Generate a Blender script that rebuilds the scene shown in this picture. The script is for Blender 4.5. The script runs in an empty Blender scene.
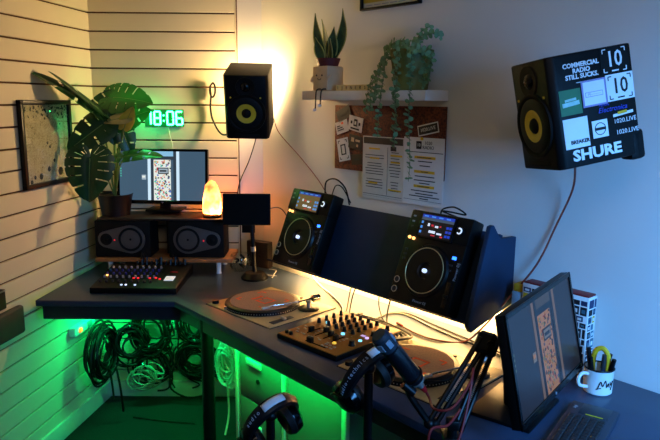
import bpy, bmesh, math, random
from mathutils import Vector, Matrix, Euler
from math import sin, cos, pi, radians as R, sqrt, atan2

SC = bpy.context.scene
COL = SC.collection
random.seed(7)

# ------------------------------------------------------------------ camera
CP, CR = R(10.6), R(0.46)
fw = Vector((0, cos(CP), -sin(CP)))
rt0 = Vector((1, 0, 0)); up0 = Vector((0, sin(CP), cos(CP)))
rt = rt0*cos(CR) + up0*sin(CR); up = -rt0*sin(CR) + up0*cos(CR)
cam = bpy.data.cameras.new('camera'); cam.sensor_width = 36; cam.lens = 36*640/660
cam.clip_start = 0.05
co = bpy.data.objects.new('camera', cam); COL.objects.link(co)
m = Matrix((rt, up, -fw)).transposed().to_4x4(); m.translation = (0, 0, 1.8)
co.matrix_world = m
SC.camera = co

# ------------------------------------------------------------------ world, big lights, exposure
wd = bpy.data.worlds.new('world'); SC.world = wd; wd.use_nodes = True
bg = wd.node_tree.nodes['Background']; bg.inputs[0].default_value = (0.36, 0.55, 0.95, 1); bg.inputs[1].default_value = 0.02

def lamp(name, typ, loc, energy, color, size=0.1, size_y=None, aim=None, parent=None, spread=None):
    l = bpy.data.lights.new(name, typ); l.energy = energy; l.color = color
    if typ == 'AREA':
        l.size = size
        if size_y: l.shape = 'RECTANGLE'; l.size_y = size_y
        if spread: l.spread = spread
    else: l.shadow_soft_size = size
    o = bpy.data.objects.new(name, l); COL.objects.link(o); o.location = loc
    if parent: o.parent = parent
    if aim is not None:
        o.rotation_euler = (Vector(aim)-Vector(loc)).to_track_quat('-Z', 'Y').to_euler()
    return o

# added unseen fills: cool blue from beyond the right edge, faint warm from above
lamp('blue_side_fill', 'AREA', (1.45, 0.15, 1.75), 33, (0.10, 0.40, 1.0), 0.7, 0.9, aim=(1.25, 2.1, 0.75), spread=R(95))
lamp('warm_fill', 'AREA', (0.2, 0.3, 2.75), 6, (1.0, 0.86, 0.72), 0.9, 0.9, aim=(0.1, 2.6, 1.5))
SC.view_settings.view_transform = 'Standard'; SC.view_settings.look = 'None'
SC.view_settings.gamma = 1; SC.view_settings.use_curve_mapping = False
SC.view_settings.exposure = 0.0

# ------------------------------------------------------------------ materials
def lin(h):
    v = [int(h[i:i+2], 16)/255 for i in (0, 2, 4)]
    return tuple(x/12.92 if x <= .04045 else ((x+.055)/1.055)**2.4 for x in v)
_M = {}
def mat(name, hexc, rough=.5, metal=0, emit=0, ecol=None, noise=0, nscale=20, bump=0, coat=0, spec=.5, trans=0, hex2=None, sss=0):
    if name in _M: return _M[name]
    mt = bpy.data.materials.new(name); mt.use_nodes = True
    nt = mt.node_tree; b = nt.nodes['Principled BSDF']; c = lin(hexc)
    b.inputs['Base Color'].default_value = (*c, 1); b.inputs['Roughness'].default_value = rough
    b.inputs['Metallic'].default_value = metal; b.inputs['Specular IOR Level'].default_value = spec
    b.inputs['Coat Weight'].default_value = coat; b.inputs['Coat Roughness'].default_value = .04
    b.inputs['Transmission Weight'].default_value = trans
    if sss: b.inputs['Subsurface Weight'].default_value = sss
    if emit:
        b.inputs['Emission Color'].default_value = (*(lin(ecol) if ecol else c), 1); b.inputs['Emission Strength'].default_value = emit
    if noise or bump:
        tc = nt.nodes.new('ShaderNodeTexCoord'); n = nt.nodes.new('ShaderNodeTexNoise')
        n.inputs['Scale'].default_value = nscale; n.inputs['Detail'].default_value = 5
        nt.links.new(tc.outputs['Object'], n.inputs['Vector'])
        if noise:
            r = nt.nodes.new('ShaderNodeValToRGB'); c2 = lin(hex2) if hex2 else tuple(x*(1-noise) for x in c)
            r.color_ramp.elements[0].position = .35; r.color_ramp.elements[1].position = .65
            r.color_ramp.elements[0].color = (*c2, 1); r.color_ramp.elements[1].color = (*c, 1)
            nt.links.new(n.outputs['Fac'], r.inputs[0]); nt.links.new(r.outputs[0], b.inputs['Base Color'])
        if bump:
            bp = nt.nodes.new('ShaderNodeBump'); bp.inputs['Strength'].default_value = bump; bp.inputs['Distance'].default_value = .004
            nt.links.new(n.outputs['Fac'], bp.inputs['Height']); nt.links.new(bp.outputs[0], b.inputs['Normal'])
    _M[name] = mt
    return mt

PLASTER = mat('painted_plaster', 'd6d3cd', .85, noise=.05, nscale=2.5, bump=.15)
SLAT = mat('cream_slatwall', 'e2d5b4', .62, noise=.04, nscale=3)
GROOVE = mat('raw_board_groove', '5a3a22', .9)
CEIL = mat('ceiling_white', 'd8d6d0', .9, noise=.03)
CARPET = mat('dark_carpet', '101112', .95, noise=.3, nscale=120, bump=.5)
SKIRT = mat('skirting_paint', 'd5d2c8', .5, noise=.03)
DESK = mat('desk_laminate', '2c3a50', .36, noise=.12, nscale=9, spec=.4)
DESKEDGE = mat('desk_edge', '191d27', .4, noise=.1)
NAVY = mat('navy_paint', '182e46', .6, spec=.25, noise=.1, nscale=14)
BLK = mat('black_plastic', '060607', .38, spec=.25, noise=.2, nscale=40)
BLKM = mat('black_matte', '060606', .7, spec=.2, noise=.2, nscale=60)
BLKG = mat('black_gloss', '050506', .15, spec=.3, noise=.1, nscale=30)
RUB = mat('black_rubber', '070708', .6, spec=.25, noise=.2, nscale=60)
CAB = mat('speaker_vinyl', '040405', .5, spec=.18, noise=.2, nscale=60, bump=.2)
GREYP = mat('grey_plastic', '2b2b2d', .45, spec=.3, noise=.1)
SILV = mat('silver_metal', 'c9c5bc', .32, metal=.85, noise=.08, nscale=60)
PLINTH = mat('silver_plinth', 'b8a478', .42, metal=.4, noise=.08, nscale=90)
CHROME = mat('chrome', 'e4e4e4', .12, metal=1, noise=.03)
YEL = mat('yellow_cone', 'd8b62a', .5, noise=.1, nscale=50)
WHITE = mat('white_paint', 'e6e4df', .5, noise=.04)
PAPER = mat('white_paper', 'd9d7d4', .8, noise=.04, nscale=12)
INK = mat('black_ink', '17171a', .8, noise=.1)
HILITE = mat('yellow_highlighter', 'e0ae1e', .8, noise=.12, nscale=30)
CORK = mat('cork', '74391e', .9, noise=.5, nscale=130, bump=.4, hex2='3c190b')
WOOD = mat('red_brown_wood', '7a4526', .45, noise=.35, nscale=14)
DWOOD = mat('dark_wood', '20130e', .5, noise=.3, nscale=14)
ORWOOD = mat('orange_ply_edge', 'a86632', .5, noise=.25, nscale=30)
RED = mat('red_plastic', 'b01218', .4, noise=.1)
REDC = mat('red_cable', '780a10', .5, noise=.15)
CABLE = mat('black_cable', '070708', .5, spec=.25, noise=.2)
GCABLE = mat('grey_cable', '4a4540', .5, noise=.15)
WCABLE = mat('white_cable', 'd9d4c8', .5, noise=.08)
BRCABLE = mat('brown_red_cable', '86382a', .5, noise=.15)
SLIP = mat('slipmat_felt', 'bb8a6c', .92, noise=.25, nscale=140)
ORANGE = mat('orange_print', 'ff6426', .85, noise=.12, nscale=60)
MIXER = mat('mixer_panel', 'a5691f', .4, metal=.3, noise=.1, nscale=80)
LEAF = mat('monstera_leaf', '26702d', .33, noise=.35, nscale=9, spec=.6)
def translucent(mt, w):
    nt = mt.node_tree; o = nt.nodes['Material Output']; p = nt.nodes['Principled BSDF']; t = nt.nodes.new('ShaderNodeBsdfTranslucent'); mx = nt.nodes.new('ShaderNodeMixShader'); mx.inputs[0].default_value = w
    lk = [l for l in nt.links if l.to_socket == p.inputs['Base Color']]
    if lk: nt.links.new(lk[0].from_socket, t.inputs['Color'])
    else: t.inputs['Color'].default_value = p.inputs['Base Color'].default_value
    nt.links.new(p.outputs[0], mx.inputs[1]); nt.links.new(t.outputs[0], mx.inputs[2]); nt.links.new(mx.outputs[0], o.inputs['Surface'])
translucent(LEAF, .35)
LEAFP = mat('monstera_underside', 'a89a58', .5, noise=.25, nscale=12)
STEM = mat('monstera_stem', '6c8f48', .5, noise=.2)
EUC = mat('silver_green_leaf', '76a06c', .6, noise=.35, nscale=30)
VSTEM = mat('vine_stem', '4f6b45', .6, noise=.2)
SNAKE = mat('snake_leaf', '2c5231', .45, noise=.5, nscale=35, hex2='16301c')
SNAKEE = mat('snake_leaf_edge', '9a9c4e', .5, noise=.2)
MAROON = mat('maroon_pot', '5c1a1c', .6, noise=.2)
CREAM = mat('cream_ceramic', 'd3b48c', .55, noise=.12, nscale=20)
OLIVE = mat('olive_pot', '717634', .6, noise=.4, nscale=9)
SOIL = mat('soil', '2a1c12', .95, noise=.4, nscale=60)
BLUELED = mat('blue_led', '2a6cff', emit=4)
ORLED = mat('orange_led', 'ffb060', emit=3)
REDLED = mat('red_led', 'ff2a30', emit=.9)
WLED = mat('white_led', 'cfe0ff', emit=1.1)
CLKLED = mat('green_led_digit', '3bff86', emit=26, ecol='30ff80')
WARMLED = mat('warm_led_strip', 'ffd58c', emit=12, ecol='ffce80')
GREENLED = mat('green_led_strip', '20ff50', emit=6, ecol='08ff38')
GLASS = bpy.data.materials.new('clear_glass'); GLASS.use_nodes = True
nt = GLASS.node_tree; nt.nodes.remove(nt.nodes['Principled BSDF']); g1 = nt.nodes.new('ShaderNodeBsdfTransparent'); g2 = nt.nodes.new('ShaderNodeBsdfGlossy'); g2.inputs['Roughness'].default_value = .02
g0 = nt.nodes.new('ShaderNodeLayerWeight'); g0.inputs['Blend'].default_value = .25; g3 = nt.nodes.new('ShaderNodeMath'); g3.operation = 'MULTIPLY_ADD'; g3.inputs[1].default_value = .45; g3.inputs[2].default_value = .03; nt.links.new(g0.outputs['Facing'], g3.inputs[0]); g4 = nt.nodes.new('ShaderNodeMixShader'); g1.inputs['Color'].default_value = (.95, .97, .96, 1)
nt.links.new(g3.outputs[0], g4.inputs[0]); nt.links.new(g1.outputs[0], g4.inputs[1]); nt.links.new(g2.outputs[0], g4.inputs[2]); nt.links.new(g4.outputs[0], nt.nodes['Material Output'].inputs['Surface'])

# ------------------------------------------------------------------ mesh builder
class MB:
    def __init__(s): s.bm = bmesh.new(); s.uvl = None
    def _mi(s, faces, mi):
        for f in faces: f.material_index = mi
    def _xf(s, vs, M):
        if M is not None: bmesh.ops.transform(s.bm, matrix=M, verts=vs)
    def box(s, c, d, bev=0, mi=0, M=None, seg=2):
        r = bmesh.ops.create_cube(s.bm, size=1); vs = r['verts']
        for v in vs: v.co = Vector((v.co.x*d[0]+c[0], v.co.y*d[1]+c[1], v.co.z*d[2]+c[2]))
        fs = set(f for v in vs for f in v.link_faces)
        s._mi(fs, mi)
        if bev:
            es = set(e for v in vs for e in v.link_edges)
            r2 = bmesh.ops.bevel(s.bm, geom=list(es), offset=bev, segments=seg, affect='EDGES', profile=.5)
            vs = list(set(r2['verts']) | set(v for v in vs if v.is_valid)); s._mi(r2['faces'], mi)
        s._xf([v for v in vs if v.is_valid], M); return s
    def prism(s, poly, h, axis='z', off=0, mi=0, M=None, bev=0):
        def P(a, b, c):
            return {'z': (a, b, c), 'y': (a, c, b), 'x': (c, a, b)}[axis]
        lo = [s.bm.verts.new(P(x, y, off)) for x, y in poly]; hi = [s.bm.verts.new(P(x, y, off+h)) for x, y in poly]
        n = len(poly); fs = [s.bm.faces.new(lo), s.bm.faces.new(hi)]
        for i in range(n): fs.append(s.bm.faces.new((lo[i], lo[(i+1) % n], hi[(i+1) % n], hi[i])))
        bmesh.ops.recalc_face_normals(s.bm, faces=fs); s._mi(fs, mi); vs = lo+hi
        if bev:
            es = set(e for f in fs for e in f.edges)
            r2 = bmesh.ops.bevel(s.bm, geom=list(es), offset=bev, segments=2, affect='EDGES', profile=.5)
            s._mi(r2['faces'], mi); vs = [v for v in set(vs) | set(r2['verts']) if v.is_valid]
        s._xf(vs, M); return s
    def lathe(s, prof, n=28, mi=0, M=None):
        rings = []; vs = []
        for r, z in prof:
            if r < 1e-6: v = s.bm.verts.new((0, 0, z)); rings.append([v]); vs.append(v)
            else:
                rg = [s.bm.verts.new((r*cos(2*pi*k/n), r*sin(2*pi*k/n), z)) for k in range(n)]; rings.append(rg); vs += rg
        fs = []
        for a, b in zip(rings, rings[1:]):
            for k in range(n):
                k2 = (k+1) % n
                if len(a) == 1 and len(b) == 1: continue
                if len(a) == 1: fs.append(s.bm.faces.new((a[0], b[k], b[k2])))
                elif len(b) == 1: fs.append(s.bm.faces.new((a[k], b[0], a[k2])))
                else: fs.append(s.bm.faces.new((a[k], b[k], b[k2], a[k2])))
        bmesh.ops.recalc_face_normals(s.bm, faces=fs); s._mi(fs, mi); s._xf(vs, M); return s
    def cyl(s, p0, p1, r0, r1=None, n=16, mi=0):
        r1 = r0 if r1 is None else r1; p0 = Vector(p0); p1 = Vector(p1); d = p1-p0
        q = d.to_track_quat('Z', 'Y').to_matrix().to_4x4(); q.translation = p0
        return s.lathe([(0, 0), (r0, 0), (r1, d.length), (0, d.length)], n, mi, q)
    def tube(s, pts, r, n=6, mi=0, sub=6, closed=False, taper=None):
        P = [Vector(p) for p in pts]
        if sub > 1 and len(P) > 2:
            Q = []; N = len(P)
            for i in range(N if closed else N-1):
                g = (lambda j: P[j % N]) if closed else (lambda j: P[max(0, min(N-1, j))])
                a, b, c, d = g(i-1), g(i), g(i+1), g(i+2)
                for k in range(sub):
                    t = k/sub
                    Q.append(.5*((2*b)+(c-a)*t+(2*a-5*b+4*c-d)*t*t+(3*b-a-3*c+d)*t**3))
            if not closed: Q.append(P[-1])
            P = Q
        rings = []; N = len(P); nv = None
        for i, p in enumerate(P):
            t = (P[(i+1) % N]-P[i-1]) if closed else (P[min(i+1, N-1)]-P[max(i-1, 0)])
            if t.length < 1e-9: t = Vector((0, 0, 1))
            t.normalize()
            if nv is None: nv = t.orthogonal().normalized()
            else:
                nv = nv-t*nv.dot(t); nv = nv.normalized() if nv.length > 1e-6 else t.orthogonal().normalized()
            bv = t.cross(nv); rr = r if taper is None else r*(1+(taper-1)*i/(N-1))
            rings.append([s.bm.verts.new(p+rr*(nv*cos(2*pi*k/n)+bv*sin(2*pi*k/n))) for k in range(n)])
        fs = []
        for i in range(N if closed else N-1):
            a, b = rings[i], rings[(i+1) % N]
            for k in range(n): fs.append(s.bm.faces.new((a[k], a[(k+1) % n], b[(k+1) % n], b[k])))
        if not closed: fs.append(s.bm.faces.new(rings[0][::-1])); fs.append(s.bm.faces.new(rings[-1]))
        s._mi(fs, mi); return s
    def sphere(s, c, r, mi=0, sc=(1, 1, 1), u=14, v=9):
        rr = bmesh.ops.create_uvsphere(s.bm, u_segments=u, v_segments=v, radius=r)
        for x in rr['verts']: x.co = Vector((x.co.x*sc[0]+c[0], x.co.y*sc[1]+c[1], x.co.z*sc[2]+c[2]))
        s._mi(set(f for x in rr['verts'] for f in x.link_faces), mi); return s
    def ring(s, r, t, n=40, mi=0, M=None, tn=6):
        pts = [(r*cos(2*pi*k/n), r*sin(2*pi*k/n), 0) for k in range(n)]
        st = len(s.bm.verts); s.tube(pts, t, tn, mi, 1, True)
        if M is not None:
            s.bm.verts.ensure_lookup_table(); s._xf(list(s.bm.verts)[st:], M)
        return s
    def poly(s, pts, mi=0, M=None):
        vs = [s.bm.verts.new(p) for p in pts]; f = s.bm.faces.new(vs); f.material_index = mi; s._xf(vs, M); return s
    def build(s, name, mats, parent=None, smooth=35, loc=None, rot=None):
        me = bpy.data.meshes.new(name); s.bm.normal_update(); s.bm.to_mesh(me); s.bm.free()
        for mt in (mats if isinstance(mats, (list, tuple)) else [mats]): me.materials.append(mt)
        if smooth:
            for p in me.polygons: p.use_smooth = True
            try: me.set_sharp_from_angle(angle=R(smooth))
            except Exception: pass
        o = bpy.data.objects.new(name, me); COL.objects.link(o)
        if parent: o.parent = parent
        if loc is not None: o.location = loc
        if rot is not None: o.rotation_euler = rot
        return o

def tag(o, label=None, cat=None, group=None, kind=None):
    if label: o['label'] = label
    if cat: o['category'] = cat
    if group: o['group'] = group
    if kind: o['kind'] = kind
    return o
def thing(name, label, cat, loc=(0, 0, 0), rot=(0, 0, 0), group=None):
    o = bpy.data.objects.new(name, None); COL.objects.link(o); o.empty_display_size = .05
    o.location = loc; o.rotation_euler = rot
    return tag(o, label, cat, group)
def struct(o): o['kind'] = 'structure'; return o
def copy_tree(o, parent=None):
    c = o.copy(); COL.objects.link(c)
    if parent: c.parent = parent
    for ch in [x for x in list(bpy.data.objects) if x.parent == o]: copy_tree(ch, c)
    return c
def text(name, s, size, mt, parent, M, depth=.0006, align='CENTER', shear=0, bold=0, sx=1):
    cu = bpy.data.curves.new('lettering_curve', 'FONT'); cu.body = s; cu.size = size; cu.extrude = depth
    cu.align_x = align; cu.align_y = 'CENTER'; cu.shear = shear; cu.offset = bold; cu.resolution_u = 2; cu.space_line = .9
    t = bpy.data.objects.new('lettering_tmp', cu); COL.objects.link(t)
    dg = bpy.context.evaluated_depsgraph_get(); me = bpy.data.meshes.new_from_object(t.evaluated_get(dg))
    bpy.data.objects.remove(t)
    me.name = name; me.materials.clear(); me.materials.append(mt)
    me.transform(M @ Matrix.Diagonal((sx, 1, 1, 1)))
    o = bpy.data.objects.new(name, me); COL.objects.link(o)
    if parent: o.parent = parent
    return o
def TM(loc, rot=(0, 0, 0)):
    m = Euler(rot).to_matrix().to_4x4(); m.translation = loc; return m
FRONT = R(90)   # text upright in local xz, read from -y

# ------------------------------------------------------------------ the right wall's frame: s along the wall (towards the camera), q out into the room
K = Vector((-.39, 3.7, 0)); D = Vector((.66, -.7513, 0)).normalized(); N = Vector((D.y, -D.x, 0))
YAW = atan2(D.y, D.x)
def W(s, q, z): p = K+D*s+N*q; return Vector((p.x, p.y, z))
WROT = (0, 0, YAW)
# left wall frame: t along it towards the camera, o out into the room
LW0 = Vector((-1.36, 3.7, 0)); LD = Vector((-.151, -.9885, 0)).normalized(); LN = Vector((.9885, -.151, 0)).normalized()
LYAW = atan2(LD.y, LD.x)+pi      # local x away from the camera, local -y into the room
def L(t, o, z): p = LW0+LD*t+LN*o; return Vector((p.x, p.y, z))
DZ = .85   # desk top height

# ------------------------------------------------------------------ room shell
HC = 2.9
def frame_mat(o, ex, ey):   # 4x4 with local x = ex, y = ey, z up
    m = Matrix(((ex.x, ey.x, 0, o.x), (ex.y, ey.y, 0, o.y), (0, 0, 1, o.z), (0, 0, 0, 1))); return m
rp = [L(0, -.1, 0), L(5.0, -.1, 0), Vector((3.4, -1.2, 0)), W(4.1, -.1, 0), W(0, -.1, 0), Vector((-.39, 3.8, 0)), Vector((-1.42, 3.8, 0))]
struct(MB().prism([(p.x, p.y) for p in rp], .05, 'z', -.05).build('floor', CARPET))
struct(MB().prism([(p.x, p.y) for p in rp], .05, 'z', HC).build('ceiling', CEIL))

def slat_boards(b, x0, x1, gap=.009, d=.014):
    z = -.033
    while z < HC:
        z0, z1 = max(.0, z+gap/2), min(HC, z+.1-gap/2)
        if z1 > z0+.01: b.box(((x0+x1)/2, -d/2, (z0+z1)/2), (x1-x0, d, z1-z0), .0015, 0, seg=1)
        z += .1
# left wall: local x from camera side to corner
ml = frame_mat(L(0, 0, 0), -LD, -LN)
b = MB(); b.box((-2.5, .05, HC/2), (5.0, .1, HC), 0, 1); slat_boards(b, -5.0, -.0)
o = struct(b.build('wall_left', [SLAT, GROOVE])); o.matrix_world = ml
b = MB(); b.box((-.95+.47, .05, HC/2), (1.02, .1, HC), 0, 2); b.box((-.945, .0, HC/2), (.84, .002, HC), 0, 1)
slat_boards(b, -.975-.39, -.15-.385); b.box((-.5345, -.008, HC/2), (.006, .016, HC), .001, 0)
o = struct(b.build('wall_back', [SLAT, GROOVE, PLASTER])); o.location = (0, 3.7, 0)
b = MB(); b.box((2.0, .05, HC/2), (4.0, .1, HC))
o = struct(b.build('wall_right', PLASTER)); o.matrix_world = frame_mat(K, D, -N)
o = struct(MB().box((-2.5, -.022, .05), (5.0, .016, .1), .004).build('baseboard_left', SKIRT)); o.matrix_world = ml
o = struct(MB().box((-.93, -.022, .05), (.84, .016, .1), .004).build('baseboard_back', SKIRT)); o.location = (0, 3.7, 0)

# ------------------------------------------------------------------ desk
QF = .77
def qline_x(y, q):  # point on the line q = const at world y
    p = K+N*q; t = (y-p.y)/D.y; return p.x+D.x*t
def deskpoly(inset, yb, qb, s_end):
    yf = 2.93+inset; q = QF-inset
    xl = -1.405+inset*.5
    kc = W(0, qb, 0)
    return [(xl, yf), (qline_x(yf, q), yf), tuple(W(s_end, q, 0).xy), tuple(W(s_end, qb, 0).xy), (kc.x, yb), (-1.338+inset*.3, yb)]
desk = thing('corner_desk', 'long dark grey corner desk running under the wall shelf and round to the left wall', 'desk', (0, 0, 0))
MB().prism(deskpoly(0, 3.68, .006, 3.1), .03, 'z', DZ-.03, bev=.004).build('desktop', [DESK], desk)
b = MB(); out = deskpoly(.035, 3.68, .006, 3.1); inn = deskpoly(.055, 3.68, .006, 3.1)
b.prism([out[0], out[1], inn[1], inn[0]], .075, 'z', DZ-.105); b.prism([out[1], out[2], inn[2], inn[1]], .075, 'z', DZ-.105)
b.build('apron', DESKEDGE, desk)
for nm, p in (('leg', W(.53, .705, 0)), ('leg', W(2.9, .68, 0))):
    lg = MB().lathe([(0, 0), (.03, 0), (.03, .735), (.034, .735), (.034, DZ-.03), (0, DZ-.03)], 20, 0, Matrix.Translation(p)).build(nm, BLK, desk)

# ------------------------------------------------------------------ equipment shelf for the players
TILT = R(-22.5)
eq = thing('equipment_shelf', 'navy sloping shelf fixed to the wall above the desk, carrying two media players', 'shelf', W(0, 0, 0), WROT)
# local: x = s, y = -q, z
def qz(q, z): return (-q, z)
S0, S1 = .40, 1.668
b = MB(); b.prism([qz(.222, .962), qz(.078, 1.302), qz(.060, 1.294), qz(.204, .954)], S1-S0, 'x', S0, bev=.002); b.build('sloping_board', NAVY, eq)
b = MB(); b.prism([qz(.0, 1.285), qz(.0, 1.015), qz(.262, .955), qz(.282, .985), qz(.172, 1.345), qz(.152, 1.348), qz(.105, 1.29)], .02, 'x', S1, bev=.002); b.build('side_panel', NAVY, eq)
b = MB(); b.prism([qz(.0, 1.285), qz(.0, 1.015), qz(.205, .955), qz(.215, .985), qz(.07, 1.305), qz(.05, 1.305)], .018, 'x', S0-.018, bev=.002); b.build('side_panel', NAVY, eq)
b = MB(); b.prism([qz(.2215, .9625), qz(.272, .984), qz(.268, .994), qz(.2175, .973)], S1-S0, 'x', S0, bev=.002); b.build('front_ledge', NAVY, eq)

def face_text(name, s, size, mt, parent, x, z, y=-.001, rotz=0, **k):
    return text(name, s, size, mt, parent, Matrix.Translation((x, y, z)) @ Euler((R(90), 0, 0)).to_matrix().to_4x4() @ Matrix.Rotation(rotz, 4, 'Z'), **k)
def disc_face(b, x, z, r, y0, y1, mi=0, n=24, r1=None):
    return b.cyl((x, y0, z), (x, y1, z), r, r1, n, mi)

# ------------------------------------------------------------------ CDJ style media players
SCR_BG = mat('screen_dark', '0a0c10', .2, emit=.6, ecol='12151c')
SCR_BLUE = mat('screen_blue', '1e3fb0', emit=.6); SCR_CYAN = mat('screen_cyan', '5aa0e8', emit=.5)
SCR_BROWN = mat('screen_brown', '8a6a3e', emit=.3); SCR_RED = mat('screen_red', 'd03038', emit=.6); SCR_WHITE = mat('screen_white', 'e8eef5', emit=.7)
SCR_GREY = mat('screen_grey', '56606a', emit=.4)
GREYTXT = mat('grey_print', '8f949c', .6, noise=.1)
RINGM = mat('jog_ring', 'c8b078', .35, metal=.4, noise=.1)
def make_player(label, loc, brown):
    t = thing('media_player', label, 'media player', loc, (TILT, 0, YAW), 'media players on the sloping shelf')
    w, h = .306, .385
    b = MB(); b.box((0, .036, 0), (w, .072, h), .008)
    b.box((0, .034, h/2-.055), (w+.006, .074, .11), .008); b.build('body', BLK, t)
    # top screen hood
    b = MB(); b.box((-.005, -.004, .133), (.178, .012, .104), .003); b.build('screen_bezel', BLKG, t)
    b = MB()
    def rc(x0, x1, z0, z1, mi, y=-.0107): b.box(((x0+x1)/2, y, (z0+z1)/2), (x1-x0, .0008, z1-z0), 0, mi)
    rc(-.085, .075, .09, .178, 4 if brown else 0)
    rc(-.085, .075, .166, .178, 1, -.0112)
    if not brown: rc(-.085, .075, .155, .166, 5, -.0112)
    for k in range(4): rc(-.075+k*.037, -.055+k*.037, .169, .174, 2, -.0116)
    for k in range(3):
        rc(-.082, -.072, .100+k*.02, .110+k*.02, 2, -.0112)
        rc(.046, .058, .098+k*.017, .108+k*.017, 1 if not brown else 2, -.0112); rc(.061, .073, .098+k*.017, .108+k*.017, 1 if not brown else 2, -.0112)
    rc(-.048, -.038, .132, .144, 6, -.0112); rc(-.01, .006, .13, .138, 6, -.0112); rc(-.03, -.018, .133, .141, 3, -.0112); rc(.012, .02, .134, .14, 3, -.0112)
    rc(-.035, -.002, .106, .116, 6, -.0112); rc(.006, .03, .104, .111, 6, -.0112); rc(-.02, 0, .095, .1, 3, -.0112); rc(.025, .038, .094, .1, 3, -.0112)
    b.build('screen', [SCR_BG, SCR_BLUE, SCR_CYAN, SCR_RED, SCR_BROWN, SCR_GREY, SCR_WHITE], t, 0)
    # jog wheel
    b = MB(); M = TM((0.0, 0, -.045), (R(90), 0, 0))
    b.lathe([(0, .002), (.030, .002), (.034, .012), (.088, .014), (.094, .010), (.103, .010), (.108, .0), (0, 0)], 48, 0, M); jog = b.build('jog_wheel', BLK, t)
    MB().ring(.091, .0018, 56, 0, TM((0, -.0135, -.045), (R(90), 0, 0))).build('jog_ring', RINGM, jog)
    b = MB(); disc_face(b, 0, -.045, .0085, -.004, -.0155, 0); b.build('jog_light', WLED, jog)
    # browse knob with white ring
    b = MB(); disc_face(b, .112, .135, .016, 0, -.016, 0); kn = b.build('browse_knob', BLK, t)
    b = MB(); b.tube([(.112+.0105*cos(a), -.017, .135+.0105*sin(a)) for a in [R(-130+k*22) for k in range(12)]], .0030, 6, 0, 1); b.build('knob_light', SCR_WHITE, kn)
    for x, z in ((-.128, .075), (-.106, .073)):
        b = MB(); disc_face(b, x, z, .0062, 0, -.006, 0, 16); tag(b.build('cue_button', ORLED, t), 'lit amber button')
    for x, z in ((-.128, -.105), (-.128, -.145)):
        b = MB(); disc_face(b, x, z, .0125, 0, -.005, 0, 20); bt = b.build('play_button', GREYP, t)
        MB().ring(.0125, .0015, 24, 0, TM((x, -.005, z), (R(90), 0, 0)), 5).build('button_ring', SILV, bt)
    b = MB(); b.box((.115, -.002, .03), (.018, .004, .012), .001); tag(b.build('sync_button', BLUELED, t), 'glowing blue button')
    for k in range(3):
        b = MB(); b.box((-.128, -.002, -.005-k*.02+.03), (.014, .004, .007), .001); b.build('loop_button', GREYP, t)
    for k in range(2):
        b = MB(); b.box((.105, -.002, -.0-k*.02), (.022, .004, .007), .001); b.build('beat_button', GREYP, t)
    b = MB(); b.box((.127, -.0015, -.115), (.022, .003, .1), .001); b.build('tempo_track', BLKG, t)
    b = MB(); b.box((.127, -.007, -.12), (.02, .012, .014), .002); b.build('tempo_fader', BLK, t)
    for k in range(3):
        b = MB(); b.box((-.132, -.002, .165-k*.022), (.014, .004, .007), .001); b.build('source_button', GREYTXT if k < 2 else GREYP, t)
    face_text('lettering', 'Pioneer DJ', .015, GREYTXT, t, 0.01, -.17, -.0008)
    face_text('lettering', 'Pioneer DJ', .016, GREYTXT, t, .141, -.02, -.0008, R(90))
    return t
make_player('left media player, its screen glowing brown, by the tablet on a stand', W(.648, .232, 1.184), True)
make_player('right media player, its screen glowing blue and black, under the white paper sheets', W(1.452, .234, 1.182), False)
def cable(label, pts, r, mt, name='cable', cat='cable', group=None, n=6, sub=7):
    return tag(MB().tube(pts, r, n, 0, sub).build(name, mt), label, cat, group)
cable('black cable looped behind the left media player', [W(.62, .06, 1.33), W(.64, .07, 1.40), W(.71, .07, 1.42), W(.77, .06, 1.38), W(.79, .05, 1.30)], .004, CABLE)
cable('black cable looped behind the left media player, the lower one', [W(.66, .05, 1.33), W(.70, .06, 1.385), W(.75, .06, 1.38), W(.80, .05, 1.31)], .003, CABLE)
cable('black cables coiled behind the right media player', [W(1.36, .06, 1.33), W(1.38, .07, 1.36), W(1.44, .07, 1.375), W(1.49, .06, 1.35), W(1.43, .08, 1.355), W(1.38, .07, 1.35), W(1.47, .06, 1.33)], .0035, CABLE)

# ------------------------------------------------------------------ warm LED strip under the equipment shelf
ls = tag(MB().box((1.01, -.018, .985), (1.28, .012, .008), .001).build('led_strip', WARMLED, None, loc=W(0, 0, 0), rot=WROT), 'warm white LED strip along the wall under the sloping shelf', 'led strip')
lo = lamp('strip_light', 'AREA', (1.02, -.03, .972), 29, (1.0, .57, .20), 1.28, .02, parent=ls)
lo.rotation_euler = (R(12), 0, 0)

# ------------------------------------------------------------------ wall shelf
sh = thing('wall_shelf', 'white floating shelf on the right wall, holding two potted plants', 'shelf', W(0, 0, 0), WROT)
MB().box((.938, -.0755, 1.822), (.786, .149, .042), .003).build('board', WHITE, sh)
ST = 1.8435

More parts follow.
